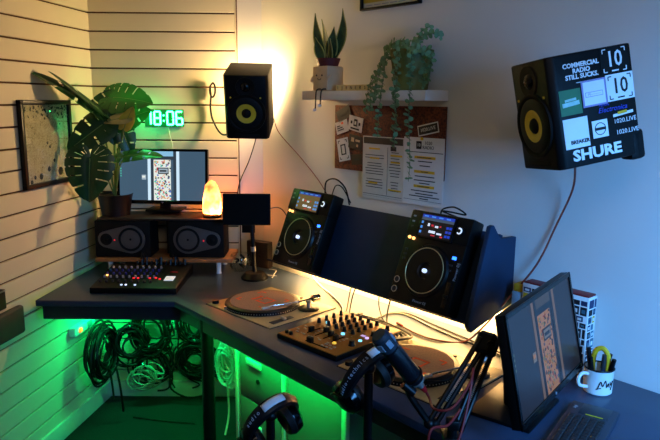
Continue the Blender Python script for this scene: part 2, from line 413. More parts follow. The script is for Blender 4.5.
# face pot with a snake plant
SQ = .085
fp = thing('potted_snake_plant', 'snake plant in a cream cube pot with smiling face and dangling legs', 'potted plant', W(.665, SQ, ST), WROT)
MB().box((0, 0, .058), (.108, .105, .115), .008).build('face_pot', CREAM, fp)
b = MB(); b.lathe([(0, .112), (.046, .112), (.060, .152), (.054, .152), (.050, .140), (0, .140)], 24); b.build('inner_pot', MAROON, fp)
b = MB()
for x in (-.022, .018): b.sphere((x, -.054, .072), .0045, 0, (1, .5, 1))
b.tube([(-.014, -.0535, .058), (-.008, -.0535, .052), (.0, -.0535, .051), (.006, -.0535, .053), (.010, -.0535, .058)], .0015, 5)
b.build('painted_face', INK, fp)
for x in (-.056, .056):
    MB().tube([(x, -.03, .07), (x*1.1, -.045, .06), (x*1.02, -.055, .045)], .007, 8).build('arm', CREAM, fp)
for x, zz in ((.012, -.085), (.048, -.065)):
    lg = MB().tube([(x, -.055, .008), (x, -.075, .006), (x, -.085, -.01), (x-.006, -.084, zz)], .0035, 6).build('leg', GREYP, fp)
    MB().sphere((x-.008, -.088, zz-.004), .009, 0, (1, 1.3, .8)).build('foot', WHITE, lg)
def blade(base, tip, w, bend, tw):
    b = MB(); base = Vector(base); tip = Vector(tip); n = 10; up_ = (tip-base); prev = None
    side = Vector((cos(tw), sin(tw), 0)); nor = side.cross(up_).normalized()
    for i in range(n+1):
        t = i/n; p = base+up_*t+bend*sin(pi*t)*nor
        ww = 1.25*w*(.6+.6*sin(pi*min(1, t*1.15)))*(1-t**3)+.001
        row = [b.bm.verts.new(p+side*ww*k/2+nor*(-.12*ww*(1-abs(k)**2))) for k in (-1, -.8, 0, .8, 1)]
        if prev:
            for k in range(4):
                f = b.bm.faces.new((prev[k], prev[k+1], row[k+1], row[k])); f.material_index = 1 if k in (0, 3) else 0
        prev = row
    o = b.build('leaf', [SNAKE, SNAKEE], fp)
    md = o.modifiers.new('thick', 'SOLIDIFY'); md.thickness = .003
for base, tip, w, be, tw in (((-.025, .0, .14), (-.075, -.02, .365), .040, .02, .2), ((-.01, -.01, .14), (-.04, -.01, .335), .046, -.01, -.3),
                             ((.015, .01, .14), (.098, .0, .372), .044, -.035, .2), ((.0, .015, .14), (.018, .02, .30), .046, .01, .5),
                             ((.03, -.01, .14), (.045, -.03, .24), .040, .0, -.4), ((-.03, -.015, .14), (-.05, -.04, .25), .04, 0, .3)):
    blade(base, tip, w, be, tw)

# letter blocks
b0 = None
for k, ch in enumerate('IJENERS'):
    x = .775+k*.030
    t = thing('letter_block', 'cream letter block in the row beside the face pot, %s' % ['first and nearest the pot', 'second from the pot', 'third from the pot', 'fourth, the middle one', 'fifth from the pot', 'sixth from the pot', 'seventh and nearest the trailing plant'][k], 'letter block', W(x, .11, ST), WROT, 'letter blocks on the wall shelf')
    MB().box((0, 0, .0135), (.0275, .02, .027), .002).build('tile', mat('block_wood', 'd9c48c', .6, noise=.15), t)
    text('lettering', ch, .02, INK, t, Matrix.Translation((0, -.0102, .013)) @ Euler((R(90), 0, 0)).to_matrix().to_4x4(), .0004)

# trailing plant
tp = thing('trailing_plant', 'trailing silver green plant in an olive pot, strands hanging over the white shelf', 'potted plant', W(1.19, .078, ST), WROT)
MB().lathe([(0, 0), (.066, 0), (.070, .004), (.092, .165), (.084, .165), (.080, .15), (0, .15)], 30).build('pot', OLIVE, tp)
MB().lathe([(0, .151), (.081, .151), (.081, .148), (0, .148)], 24).build('soil', SOIL, tp)
rs = random.Random(5)
def vine(pts, dens=1.0, size=.0115):
    b = MB(); P = [Vector(p) for p in pts]; Q = []
    P = [p+Vector((.05*max(0, min(1, (-p.y-.05)/.05)), 0, 0)) for p in P]
    for i in range(len(P)-1):
        a, p, c, d = P[max(0, i-1)], P[i], P[i+1], P[min(len(P)-1, i+2)]
        for k in range(8):
            t = k/8; Q.append(.5*((2*p)+(c-a)*t+(2*a-5*p+4*c-d)*t*t+(3*p-a-3*c+d)*t**3))
    Q.append(P[-1]); b.tube(Q, .0014, 4, 1, 1)
    acc = 0; ang = rs.random()*6
    for i in range(1, len(Q)):
        acc += (Q[i]-Q[i-1]).length
        if acc > .0145/dens:
            acc = 0; ang += 1.7; tdir = (Q[i]-Q[i-1]).normalized()
            for sgn in (0, pi):
                o1 = tdir.orthogonal().normalized(); sd = Matrix.Rotation(ang+sgn+rs.uniform(-.4, .4), 3, tdir) @ o1
                r = size*rs.uniform(.65, 1.15); nn = (tdir*.8+Vector((rs.uniform(-.5, .5), -.6, rs.uniform(.0, .6)))).normalized()
                u = (sd-nn*sd.dot(nn)).normalized(); v = nn.cross(u); c = Q[i]+u*r*.9
                vs = [b.bm.verts.new(c+u*r*cos(a)+v*r*.8*sin(a)+nn*(.12*r if k % 2 else 0)) for k, a in enumerate([x*pi/4 for x in range(8)])]
                f = b.bm.faces.new(vs); f.material_index = 0
    b.build('vine', [EUC, VSTEM], tp, 60)
# local frame: x along shelf, y to wall, z from shelf top
for pts, de in (
    ([(-.03, 0, .155), (-.07, -.03, .19), (-.12, -.06, .13), (-.16, -.09, .04), (-.17, -.10, -.05)], 1.2),
    ([(-.05, 0, .155), (-.10, -.02, .16), (-.15, -.05, .08), (-.185, -.085, -.0), (-.19, -.10, -.09)], 1.2),
    ([(-.04, .01, .155), (-.11, .0, .15), (-.15, -.03, .09), (-.20, -.06, .02), (-.22, -.09, -.10)], 1.1),
    ([(-.04, -.03, .155), (-.09, -.07, .16), (-.115, -.10, .06), (-.13, -.105, -.07), (-.135, -.11, -.20)], 1.1),
    ([(-.05, -.02, .155), (-.09, -.05, .18), (-.13, -.08, .10), (-.155, -.10, .02), (-.15, -.1, -.02)], 1.2),
    ([(-.02, -.05, .155), (-.045, -.10, .15), (-.04, -.115, .05), (-.035, -.11, -.08), (-.04, -.105, -.24)], 1.1),
    ([(-.01, -.05, .155), (-.03, -.095, .16), (-.022, -.115, .07), (-.03, -.115, -.02), (-.02, -.11, -.17)], 1.1),
    ([(.02, -.05, .155), (.035, -.10, .15), (.05, -.115, .04), (.045, -.115, -.10), (.05, -.105, -.28), (.04, -.10, -.37)], 1.0),
    ([(.05, -.02, .155), (.10, -.04, .15), (.112, -.05, .08), (.108, -.06, .01)], 1.1),
    ([(.06, .0, .155), (.115, -.02, .16), (.13, -.03, .10), (.12, -.04, .03)], 1.1),
    ([(.02, 0, .155), (.05, -.01, .20), (.09, -.02, .215), (.14, -.03, .22), (.175, -.03, .205)], 1.3),
    ([(.0, 0, .155), (.03, -.02, .19), (.08, -.03, .235), (.12, -.03, .25)], 1.2),
    ([(-.01, 0, .155), (-.03, -.03, .20), (-.06, -.04, .2), (-.09, -.06, .17)], 1.5),
    ([(.01, -.03, .155), (.02, -.06, .19), (.0, -.09, .18)], 1.6), ([(.03, .02, .155), (.03, .0, .2), (.06, -.05, .19), (.07, -.09, .15)], 1.5),
    ([(-.03, .03, .155), (-.05, .01, .19), (-.09, -.02, .19), (-.12, -.04, .15)], 1.5), ([(.0, -.02, .155), (-.02, -.05, .195), (-.05, -.08, .17)], 1.6)):
    vine(pts, de)

# ------------------------------------------------------------------ pictures, cork board, papers
fr = thing('picture_frame', 'black picture frame with yellow print at the top edge of the photo', 'picture', W(.99, 0, 2.205), WROT)
b = MB(); h, w = .56, .36
for c, d in (((0, -.011, .005), (w, .022, .010)), ((0, -.011, h-.005), (w, .022, .010)), ((-w/2+.006, -.011, h/2), (.012, .022, h)), ((w/2-.006, -.011, h/2), (.012, .022, h))): b.box(c, d, .002)
b.build('frame', BLK, fr)
MB().box((0, -.005, h/2), (w-.016, .004, h-.014)).build('print', mat('cream_print', 'c9c2a8', .7, noise=.06), fr)
MB().box((0, -.0075, h/2+.006), (w-.024, .001, h-.052)).build('yellow_field', mat('yellow_print', 'b59a1c', .6, noise=.15, nscale=8), fr)
for k in range(5): MB().box((-.13+k*.05, -.0075, .021), (.040, .001, .004)).build('caption_word', GREYTXT, fr)

cb = thing('cork_board', 'brown cork notice board hanging under the white wall shelf', 'notice board', W(.982, 0, 1.465), WROT)
MB().box((0, -.006, .156), (.692, .012, .312), .002).build('cork_sheet', CORK, cb)
def pinned(nm, label, cat, s, z, w, h, rot, mt, q=.014, group=None):
    t = thing(nm, label, cat, W(s, q, z), (0, rot, YAW), group)
    MB().box((0, 0, 0), (w, .0012, h), .0003, seg=1).build('sheet', mt, t)
    return t
def bars(t, name, rects, mt, y=-.001):
    b = MB()
    for x0, x1, z0, z1 in rects: b.box(((x0+x1)/2, y, (z0+z1)/2), (x1-x0, .0006, z1-z0))
    return b.build(name, mt, t)
def brk(w, h, l, th):  # four corner brackets
    r = []
    for sx in (-1, 1):
        for sz in (-1, 1):
            x, z = sx*w, sz*h
            r.append((min(x, x-sx*l), max(x, x-sx*l), z-th/2, z+th/2)); r.append((x-th/2, x+th/2, min(z, z-sz*l), max(z, z-sz*l)))
    return r
BKCARD = mat('black_card', '15151a', .6, noise=.15); DRED = mat('dark_red_card', '2c0f10', .6, noise=.3)
g = 'cards pinned on the cork board'
t = pinned('pinned_card', 'black card pinned at the top left corner of the cork board', 'card', .702, 1.735, .10, .058, R(-24), BKCARD, group=g); bars(t, 'print', [(-.035, .035, -.006, .008)], GREYP)
t = pinned('pinned_card', 'pale tilted card with small orange and grey print, left edge of cork board', 'card', .69, 1.672, .088, .06, R(-16), PAPER, group=g)
bars(t, 'print', [(-.035, .005, -.005, .0), (-.035, .012, -.015, -.01), (-.035, -.01, .005, .01)], INK); bars(t, 'mark', [(.0, .014, .012, .022)], ORANGE)
t = pinned('pinned_card', 'white card with black robot like mark, second from the top', 'card', .788, 1.69, .098, .07, R(10), PAPER, .0155, group=g)
bars(t, 'print', [(-.03, .03, -.028, -.02), (-.012, .012, -.012, .022), (-.034, -.022, -.004, .01), (.022, .034, -.004, .01)], INK); bars(t, 'mark', [(-.006, .006, -.004, .012)], PAPER, -.0016)
t = pinned('pinned_card', 'white card with a framed number ten on left of cork board', 'card', .705, 1.562, .082, .112, R(-12), PAPER, .0155, group=g)
bars(t, 'print', brk(.03, .045, .012, .004)+[(-.018, .018, -.026, -.02), (-.018, .018, .02, .026), (-.018, -.011, -.026, .026), (.011, .018, -.026, .026)], INK)
t = pinned('pinned_card', 'dark photo card with pale shapes below the white robot card', 'card', .79, 1.602, .092, .066, R(8), BKCARD, .0165, group=g); bars(t, 'print', [(-.03, -.01, .0, .02), (.0, .03, .005, .015), (.01, .022, -.02, -.008)], CREAM)
t = pinned('pinned_card', 'dark red card near the bottom of the cork board', 'card', .80, 1.52, .075, .05, R(-6), DRED, .0155, group=g); bars(t, 'print', [(-.02, .02, -.004, .004)], GREYP)
t = pinned('sticker', 'small black sticker with white border at right of cork board', 'sticker', 1.238, 1.682, .115, .046, R(-12), PAPER)
bars(t, 'black_field', [(-.053, .053, -.018, .018)], BKCARD); text('lettering', '1020.LIVE', .021, PAPER, t, TM((0, -.0018, 0), (FRONT, 0, 0)), .0003)

# papers
p1 = thing('paper_sheet', 'left white paper sheet with dark heading and yellow highlights under the cork board', 'paper', W(.976, .018, 1.49), WROT, 'instruction sheets on the wall')
MB().box((0, 0, 0), (.262, .001, .294), .0003, seg=1).build('sheet', mat('sheet_cream', 'cfc8be', .8, noise=.06), p1)
bars(p1, 'heading', [(-.125, .125, .112, .142)], BKCARD)
ra = random.Random(2); bl = []
for k in range(15):
    z = .085-k*.0125
    if k in (0, 1, 4, 10): continue
    hw = ra.uniform(.045, .062); bl.append((-.052-hw, -.052+hw, z-.0016, z+.0016))
for k in range(14):
    z = .078-k*.0135
    if k in (1, 9): continue
    hw = ra.uniform(.02, .036); bl.append((.078-hw, .078+hw, z-.0016, z+.0016))
bl += [(.031, .0325, -.12, .10), (-.125, .125, -.125, -.123), (-.125, .125, -.134, -.1335)]
bars(p1, 'print', bl, INK)
for r_ in [(-.088, -.018, .086, .094), (-.082, -.02, .042, .05), (-.09, -.03, -.074, -.066), (.05, .122, .06, .069), (.052, .11, .03, .038), (.04, .12, -.098, -.09)]: bars(p1, 'highlight', [r_], HILITE)
bars(p1, 'logo', [(.05, .085, .085, .105)], BKCARD, -.0014)
for k in range(8): pass
p2 = thing('paper_sheet', 'right white paper sheet with 1020 heading and three yellow highlights', 'paper', W(1.222, .020, 1.497), WROT, 'instruction sheets on the wall')
MB().box((0, 0, 0), (.228, .001, .296), .0003, seg=1).build('sheet', PAPER, p2)
bars(p2, 'logo', [(-.042, -.012, .098, .132)], INK); text('lettering', '10', .02, PAPER, p2, TM((-.027, -.0016, .115), (FRONT, 0, 0)), .0003)
text('lettering', '1020\nRADIO', .021, INK, p2, TM((.026, -.001, .115), (FRONT, 0, 0)), .0003)
bl = []
for r_ in [(-.108, .108, .083, .086), (-.108, .108, -.127, -.1255)]: bars(p2, 'rule', [r_], INK)
for z, hw in ((.045, .04), (.026, .03), (-.02, .055), (-.038, .06), (-.05, .03), (-.084, .075), (-.097, .05), (-.108, .085), (-.118, .025)): bars(p2, 'text_line', [(.01-hw, .01+hw, z-.0022, z+.0022)], INK)
for r_ in [(-.05, .068, .056, .068), (-.05, .066, -.006, .006), (-.05, .066, -.07, -.058)]: bars(p2, 'highlight', [r_], HILITE)
bars(p2, 'highlighted_words', [(-.035, .045, .0605, .064), (-.01, .03, -.0015, .0015), (-.03, .04, -.0655, -.0625)], INK, -.0016)
tag(MB().sphere((0, 0, 0), .007).build('push_pin', HILITE, None, loc=W(1.215, .026, 1.64)), 'yellow push pin at the top of the right paper sheet', 'pin')

# ------------------------------------------------------------------ KRK style wall speakers
SPW, SPD, SPH = .220, .267, .324
def make_speaker(label, loc, rot):
    t = thing('wall_speaker', label, 'speaker', loc, rot, 'speakers bracketed to the wall')
    b = MB(); b.prism([(-SPW/2, -SPD/2+.02), (-SPW/2+.012, -SPD/2), (SPW/2-.012, -SPD/2), (SPW/2, -SPD/2+.02), (SPW/2, SPD/2), (-SPW/2, SPD/2)], SPH, 'z', -SPH/2, bev=.006)
    b.build('cabinet', CAB, t)
    y = -SPD/2
    b = MB(); b.lathe([(.082, .0), (.090, .006), (.096, .006), (.099, 0)], 40, 0, TM((0, y, -.028), (R(90), 0, 0))); wf = b.build('woofer_rim', BLKM, t)
    b = MB(); b.lathe([(.082, .003), (.070, .008), (.049, .006)], 40, 0, TM((0, y, -.028), (R(90), 0, 0))); b.build('woofer_surround', RUB, wf)
    b = MB(); b.lathe([(.049, .006), (.024, .0015)], 40, 0, TM((0, y, -.028), (R(90), 0, 0))); tag(b.build('woofer_cone', YEL, wf), 'yellow cone')
    b = MB(); b.lathe([(.024, .0015), (.022, .006), (.013, .012), (0, .014)], 30, 0, TM((0, y, -.028), (R(90), 0, 0))); b.build('dust_cap', BLKM, wf)
    b = MB(); b.lathe([(.048, .0), (.046, .005), (.024, .001)], 34, 0, TM((0, y, .105), (R(90), 0, 0))); tw = b.build('tweeter_waveguide', BLKM, t)
    b = MB(); b.lathe([(.024, .001), (.020, .007), (.010, .012), (0, .013)], 24, 0, TM((0, y, .105), (R(90), 0, 0))); b.build('tweeter_dome', BLKG, tw)
    b = MB(); b.box((0, y-.0005, -.142), (.12, .003, .016), .001); b.build('bass_port', BLKM, t)
    for x in (-.075, .072): b = MB(); b.cyl((x, y+.001, .052), (x, y-.003, .052), .004, None, 10); b.build('badge_screw', YEL, t)
    return t
sl = make_speaker('black wall speaker in the corner with warm light glowing behind it', (-.418, 3.34, 1.796), (R(16.2), R(.7), R(-.3)))
# bracket of left speaker: reaches the back wall
b = MB(); b.box((0, SPD/2+.012, -.03), (.09, .024, .12), .004); b.build('mount_plate', BLK, sl)
b = MB(); b.cyl((0, SPD/2+.02, -.03), (0, SPD/2+.235, -.11), .014); b.build('bracket_arm', BLK, sl)
b = MB(); b.tube([(.06, SPD/2-.02, -.162), (.05, .1, -.178), (.03, .1, -.176)], .006); b.build('bracket_hook', BLK, sl)
# the lamp glowing behind it
bl_ = thing('wall_lamp', 'warm wall lamp hidden behind the corner speaker, lighting the wall around it', 'lamp', (-.43, 3.60, 1.86))
BULB = mat('bulb_glow', 'ffe0a0', emit=1200); BULB.node_tree.nodes['Principled BSDF'].inputs['Emission Color'].default_value = (1.0, .66, .30, 1)
MB().sphere((0, 0, 0), .024).build('bulb', BULB, bl_)
MB().cyl((0, .022, 0), (0, .072, 0), .016).build('socket', WHITE, bl_)
MB().box((0, .078, -.03), (.07, .016, .16), .004).build('wall_plate', WHITE, bl_)
b = MB(); b.prism([(.0, 0), (.0, 0)], 0) if False else None
sa_, sb_ = Vector((.0375, 0, -.055)), Vector((.104, -.075, .086)); th = Vector((.003, .003, 0))  # unseen plate added beside the bulb to cut its light off the right wall
vs = [b.bm.verts.new(v) for v in (sa_, sb_, Vector((sb_.x, sb_.y, -.22)), Vector((sa_.x, sa_.y, -.22)), sa_+th, sb_+th, Vector((sb_.x, sb_.y, -.22))+th, Vector((sa_.x, sa_.y, -.22))+th)]
for q in ((0, 1, 2, 3), (7, 6, 5, 4), (0, 4, 5, 1), (1, 5, 6, 2), (2, 6, 7, 3), (3, 7, 4, 0)): b.bm.faces.new([vs[k] for k in q])
bmesh.ops.recalc_face_normals(b.bm, faces=b.bm.faces); b.build('bulb_blocker', BLKM, bl_, 0)

srot = (R(10.5), R(-4.0), R(-78.3))
sr = make_speaker('black wall speaker plastered with white and green stickers, high on the right wall', (.738, 1.977, 1.780), srot)
b = MB(); b.box((-.03, SPD/2+.012, -.08), (.09, .024, .12), .004); b.build('mount_plate', BLK, sr)
b = MB(); b.cyl((-.05, SPD/2+.02, -.10), (-.10, SPD/2+.12, -.12), .014); b.build('bracket_arm', BLK, sr)
b = MB(); b.box((SPW/2-.03, SPD/2-.01, -SPH/2+.03), (.06, .05, .09), .012); b.build('rear_foot', CAB, sr)
X0 = SPW/2+.0008
def side_M(u, v, lift=0, roll=0):   # u: 0 front..1 back, v: 0 top..1 bottom ; text on +x side reads with local y increasing
    return Matrix.Translation((X0+lift, -SPD/2+u*SPD, SPH/2-v*SPH)) @ Matrix(((0, 0, 1, 0), (1, 0, 0, 0), (0, 1, 0, 0), (0, 0, 0, 1))) @ Matrix.Rotation(roll, 4, 'Z')
def side_rect(name, u, v, w, h, mt, lift=0, parent=None, roll=0, bev=0):
    return MB().box((0, 0, 0), (w, h, .0008), bev, M=side_M(u, v, lift, roll), seg=1).build(name, mt, parent or sr)
GST = mat('green_sticker', '1f6b38', .5, noise=.2, nscale=25); LIL = mat('lilac_border', '8f86b8', .6, noise=.1); BLUEP = mat('blue_print', '2438b8', .5, noise=.1)
CYANP = mat('cyan_print', '9fd0c8', .5, noise=.2, nscale=60); STW = mat('white_sticker', 'dfe3e8', .5, noise=.04)
text('slogan_sticker', 'COMMERCIAL\nRADIO\nSTILL SUCKS.', .0182, STW, sr, side_M(.385, .16), .0005, bold=.0006)
side_rect('slogan_underline', .44, .262, .07, .0016, STW)
def ten(u, v, fg, bgm, s=1.0, name='number_sticker'):
    p = side_rect(name, u, v, .088, .076, bgm)
    text('lettering', '10', .062, fg, p, side_M(u, v-.005, .0008), .0004, sx=.85, bold=.0008)
    bk_ = brk(.036, .032, .011, .0028)
    for k in range(4):
        b = MB()
        for x0, x1, z0, z1 in bk_[2*k:2*k+2]: b.box(((x0+x1)/2, (z0+z1)/2, 0), (x1-x0, z1-z0, .0006), M=side_M(u, v, .0008))
        b.build('corner_mark', fg, p)
    MB().box((0, -.030, 0), (.022, .004, .0006), M=side_M(u, v, .0008)).build('small_print', fg, p)
ten(.785, .125, STW, BLKM); ten(.82, .365, INK, STW)
p = side_rect('green_sticker', .215, .42, .068, .072, GST)
side_rect('wordmark', .215, .435, .054, .012, CYANP, .0008, p, R(4)); side_rect('wordmark', .215, .40, .036, .007, CYANP, .0008, p, R(4))
p = side_rect('lilac_edged_sticker', .505, .375, .078, .076, LIL); side_rect('sticker_face', .505, .375, .068, .066, STW, .0006, p)
side_rect('label_box', .50, .385, .056, .014, LIL, .0010, p); side_rect('label_box', .50, .385, .053, .011, STW, .0013, p); text('lettering', 'M\u2014\u2014\u2014', .011, LIL, p, side_M(.50, .385, .0016), .0003)
p = side_rect('rounded_sticker', .24, .695, .078, .086, STW, 0, None, R(0), 0); text('lettering', 'BREAKER', .0145, INK, p, side_M(.27, .775, .0008), .0004, bold=.0006)
text('script_sticker', 'Electronica', .021, BLUEP, sr, side_M(.70, .545), .0005, shear=.3); text('script_sticker', 'Machine', .010, BLUEP, sr, side_M(.60, .50), .0005, shear=.3)
p = side_rect('scribble_sticker', .82, .605, .066, .008, STW, 0, None, R(4)); side_rect('scribble_mark', .81, .592, .03, .008, HILITE, .0006, p, R(4))
text('address_sticker', '1020.LIVE', .0185, STW, sr, side_M(.835, .665), .0005); text('address_sticker', '1020.LIVE', .0185, STW, sr, side_M(.85, .765), .0005)
p = side_rect('badge_sticker', .525, .70, .050, .050, STW)
MB().ring(.017, .0012, 28, 0, side_M(.525, .70, .0008), 5).build('badge_ring', INK, p); side_rect('badge_bar', .525, .70, .034, .008, INK, .0008, p)
text('brand_sticker', 'SHURE', .043, STW, sr, side_M(.46, .90), .0005, bold=.0016, sx=1.22)

# cable dropping from the sticker speaker along the wall
cable('brown red cable dropping from the sticker speaker to the desk behind the right turntable', [W(1.99, .16, 1.60), W(1.93, .05, 1.50), W(1.86, .015, 1.36), W(1.80, .03, 1.20), W(1.715, .065, 1.06), W(1.63, .09, .93), W(1.57, .14, .8545), W(1.49, .21, .8545), W(1.40, .22, .8545), W(1.29, .20, .8545)], .0038, BRCABLE)
tag(MB().cyl(W(1.29, .20, .8565), W(1.25, .187, .8565), .006).build('cable_plug', RED), 'red plug lying behind the mixer', 'plug')

# ------------------------------------------------------------------ LED clock and corner cables
CKY = 3.683
ck = thing('led_clock', 'green glowing LED digital clock reading 18:06 on the slatted back wall', 'clock', (-.945, CKY, 1.693))
b = MB(); b.box((0, -.006, 0), (.222, .010, .098), .004); b.build('clock_panel', mat('panel_digit_halo', '1c3a24', .3, emit=.35, ecol='10c850'), ck)  # halo of the digits put into the panel as green emission
SEG = {'1': 'bc', '8': 'abcdefg', '0': 'abcdef', '6': 'acdefg'}
def digit(ch, x):
    b = MB(); w, h, t, g_ = .034, .072, .0085, .0015
    r = {'a': (0, h/2, 1), 'd': (0, -h/2, 1), 'g': (0, 0, 1), 'b': (w/2, h/4, 0), 'c': (w/2, -h/4, 0), 'f': (-w/2, h/4, 0), 'e': (-w/2, -h/4, 0)}
    for sg in SEG[ch]:
        cx, cz, hz = r[sg]; b.box((x+cx, -.0145, cz), ((w-g_, .007, t) if hz else (t, .007, h/2-g_)), .002, seg=1)
    tag(b.build('digit', CLKLED, ck), 'digit %s lit green' % ch)
for ch, x in zip('1806', (-.092, -.038, .035, .086)): digit(ch, x)
for z in (-.015, .015): b = MB(); b.box((-.002, -.0145, z), (.008, .007, .008), .002, seg=1); b.build('colon_dot', CLKLED, ck)
lamp('clock_light', 'POINT', (-.10, -.09, .0), .8, (.03, 1, .25), .03, parent=ck)
cable('thin white lead hanging below the green clock', [(-.925, 3.676, 1.642), (-.918, 3.674, 1.60), (-.905, 3.675, 1.54), (-.90, 3.676, 1.44)], .003, WCABLE)
cable('black lead with ring end hanging beside the corner speaker', [(-.662, 3.665, 1.890), (-.678, 3.665, 1.870), (-.679, 3.665, 1.83), (-.665, 3.665, 1.812), (-.652, 3.665, 1.835), (-.652, 3.665, 1.872), (-.662, 3.660, 1.890), (-.676, 3.660, 1.868), (-.674, 3.660, 1.82), (-.68, 3.67, 1.75), (-.665, 3.66, 1.68), (-.61, 3.60, 1.61), (-.53, 3.48, 1.62)], .0055, CABLE)
cable('thin black lead hanging below the corner speaker', [(-.395, 3.42, 1.615), (-.42, 3.55, 1.56), (-.47, 3.68, 1.45), (-.53, 3.682, 1.31), (-.545, 3.675, 1.15)], .0028, CABLE)
cable('thin red lead slanting down the right wall from the corner speaker', [(-.30, 3.42, 1.70), W(.20, .03, 1.62), W(.36, .012, 1.50), W(.50, .012, 1.40), W(.60, .03, 1.33)], .0022, BRCABLE)

# ------------------------------------------------------------------ framed picture on left wall
GRAVEL = bpy.data.materials.new('speckled_print'); GRAVEL.use_nodes = True
nt = GRAVEL.node_tree; pb = nt.nodes['Principled BSDF']; tc = nt.nodes.new('ShaderNodeTexCoord'); vo = nt.nodes.new('ShaderNodeTexVoronoi'); vo.inputs['Scale'].default_value = 240
n2 = nt.nodes.new('ShaderNodeTexNoise'); n2.inputs['Scale'].default_value = 22; mx = nt.nodes.new('ShaderNodeMath'); mx.operation = 'ADD'
rp_ = nt.nodes.new('ShaderNodeValToRGB'); e = rp_.color_ramp.elements; e[0].position = .42; e[0].color = (*lin('2e2818'), 1); e[1].position = 1.1; e[1].color = (*lin('e4d7ac'), 1)
x_ = e.new(.66); x_.color = (*lin('b8a674'), 1)
nt.links.new(tc.outputs['Object'], vo.inputs['Vector']); nt.links.new(tc.outputs['Object'], n2.inputs['Vector'])
nt.links.new(vo.outputs['Color'], mx.inputs[0]); nt.links.new(n2.outputs['Fac'], mx.inputs[1]); nt.links.new(mx.outputs[0], rp_.inputs[0]); nt.links.new(rp_.outputs[0], pb.inputs['Base Color'])
pb.inputs['Roughness'].default_value = .6; pb.inputs['Coat Weight'].default_value = 1; pb.inputs['Coat Roughness'].default_value = .02
pf = thing('framed_print', 'black framed speckled print hanging on the left slatted wall', 'picture', L(.50, .016, 1.37), (0, 0, LYAW))
b = MB(); w, h = .425, .42
for c, d in (((0, -.012, .011), (w, .024, .022)), ((0, -.012, h-.011), (w, .024, .022)), ((-w/2+.011, -.012, h/2), (.022, .024, h)), ((w/2-.011, -.012, h/2), (.022, .024, h))): b.box(c, d, .002)
b.build('frame', BLK, pf); MB().box((0, -.006, h/2), (w-.03, .006, h-.03)).build('print', GRAVEL, pf)
b = MB(); ra = random.Random(4)
for k in range(80):
    x = ra.uniform(-.185, .185); z = h-.03-abs(ra.gauss(0, .03)); b.sphere((x, -.0095, z), ra.uniform(.003, .007), 0, (1, .1, 1), 7, 5)
for x, z, r in ((.0, .21, .008), (.02, .19, .008), (-.0, .08, .013), (-.07, .05, .016), (.10, .06, .022), (.12, .30, .006), (.05, .12, .01), (-.15, .03, .012), (-.12, .05, .01)): b.sphere((x, -.0095, z), r, 0, (1, .08, 1), 10, 6)
b.build('dark_figures', mat('dark_print', '241f16', .5, noise=.3), pf)
MB().box((0, -.0165, h/2), (w-.03, .002, h-.03)).build('glass', GLASS, pf)

# ------------------------------------------------------------------ monitor riser, monitors, salt lamp, plant
RY = 3.545
rz = thing('monitor_riser', 'two tier wooden desk riser holding studio monitors and the screen', 'desk riser', (-.915, RY, DZ))
MB().box((0, .0, .076), (.755, .25, .022), .003).build('lower_board', ORWOOD, rz)
MB().box((-.0, .01, .3005), (.72, .235, .012), .003).build('upper_board', DWOOD, rz)
for x in (-.0,): MB().box((x, .06, .1907), (.014, .13, .2074), .002).build('upright', DWOOD, rz)
for x in (-.30, .30):
    for y in (-.1, .1): MB().lathe([(0, 0), (.016, 0), (.013, .008), (.013, .056), (.018, .065), (0, .065)], 16, 0, Matrix.Translation((x, y, 0))).build('foot', WHITE, rz)
def studio(label, loc, flip):
    t = thing('studio_monitor', label, 'speaker', loc, (0, 0, 0), 'studio monitors under the screen')
    w, h, d = .305, .205, .17
    MB().box((0, 0, h/2), (w, d, h), .006).build('cabinet', BLKM, t); y = -d/2; f = flip
    b = MB(); n = 30; R1, R2 = .080, .046; x1, x2 = .045*f, -.088*f; pts = []
    dx = x1-x2; al = math.acos((R1-R2)/abs(dx))
    if f > 0: a1 = [(-pi+al)+(2*(pi-al))*k/n for k in range(n+1)]; pts = [(x1+R1*cos(a), h/2+R1*.98*sin(a)) for a in a1]; a2 = [(pi-al)+2*al*k/12 for k in range(13)]; pts += [(x2+R2*cos(a), h/2+R2*sin(a)) for a in a2]
    else: a1 = [al+(2*(pi-al))*k/n for k in range(n+1)]; pts = [(x1+R1*cos(a), h/2+R1*.98*sin(a)) for a in a1]; a2 = [-al+2*al*k/12 for k in range(13)]; pts += [(x2+R2*cos(a), h/2+R2*sin(a)) for a in a2]
    b.prism(pts, -.008, 'y', y, bev=.002); fpz = b.build('faceplate', mat('faceplate_grey', '4a4642', .45, noise=.1), t)
    b = MB(); b.lathe([(.066, 0.008), (.060, .012), (.053, .008), (.02, .002), (.018, .006), (0, .009)], 36, 0, TM((x1, y, h/2), (R(90), 0, 0))); b.build('woofer', BLKM, t)
    b = MB(); b.lathe([(.033, 0.008), (.028, .0095), (.014, .009), (.010, .013), (0, .015)], 26, 0, TM((x2, y, h/2), (R(90), 0, 0))); b.build('tweeter', BLKM, t)
    b = MB(); b.cyl((-.042*f, y-.007, h/2-.004), (-.042*f, y-.0105, h/2-.004), .004, None, 10); tag(b.build('power_light', REDLED, t), 'tiny red power light')
    return t
studio('left studio monitor on the desk riser, under the monstera', (-1.14, 3.525, DZ+.0873), 1)
studio('right studio monitor on the desk riser, below the salt lamp', (-.735, 3.525, DZ+.0873), -1)

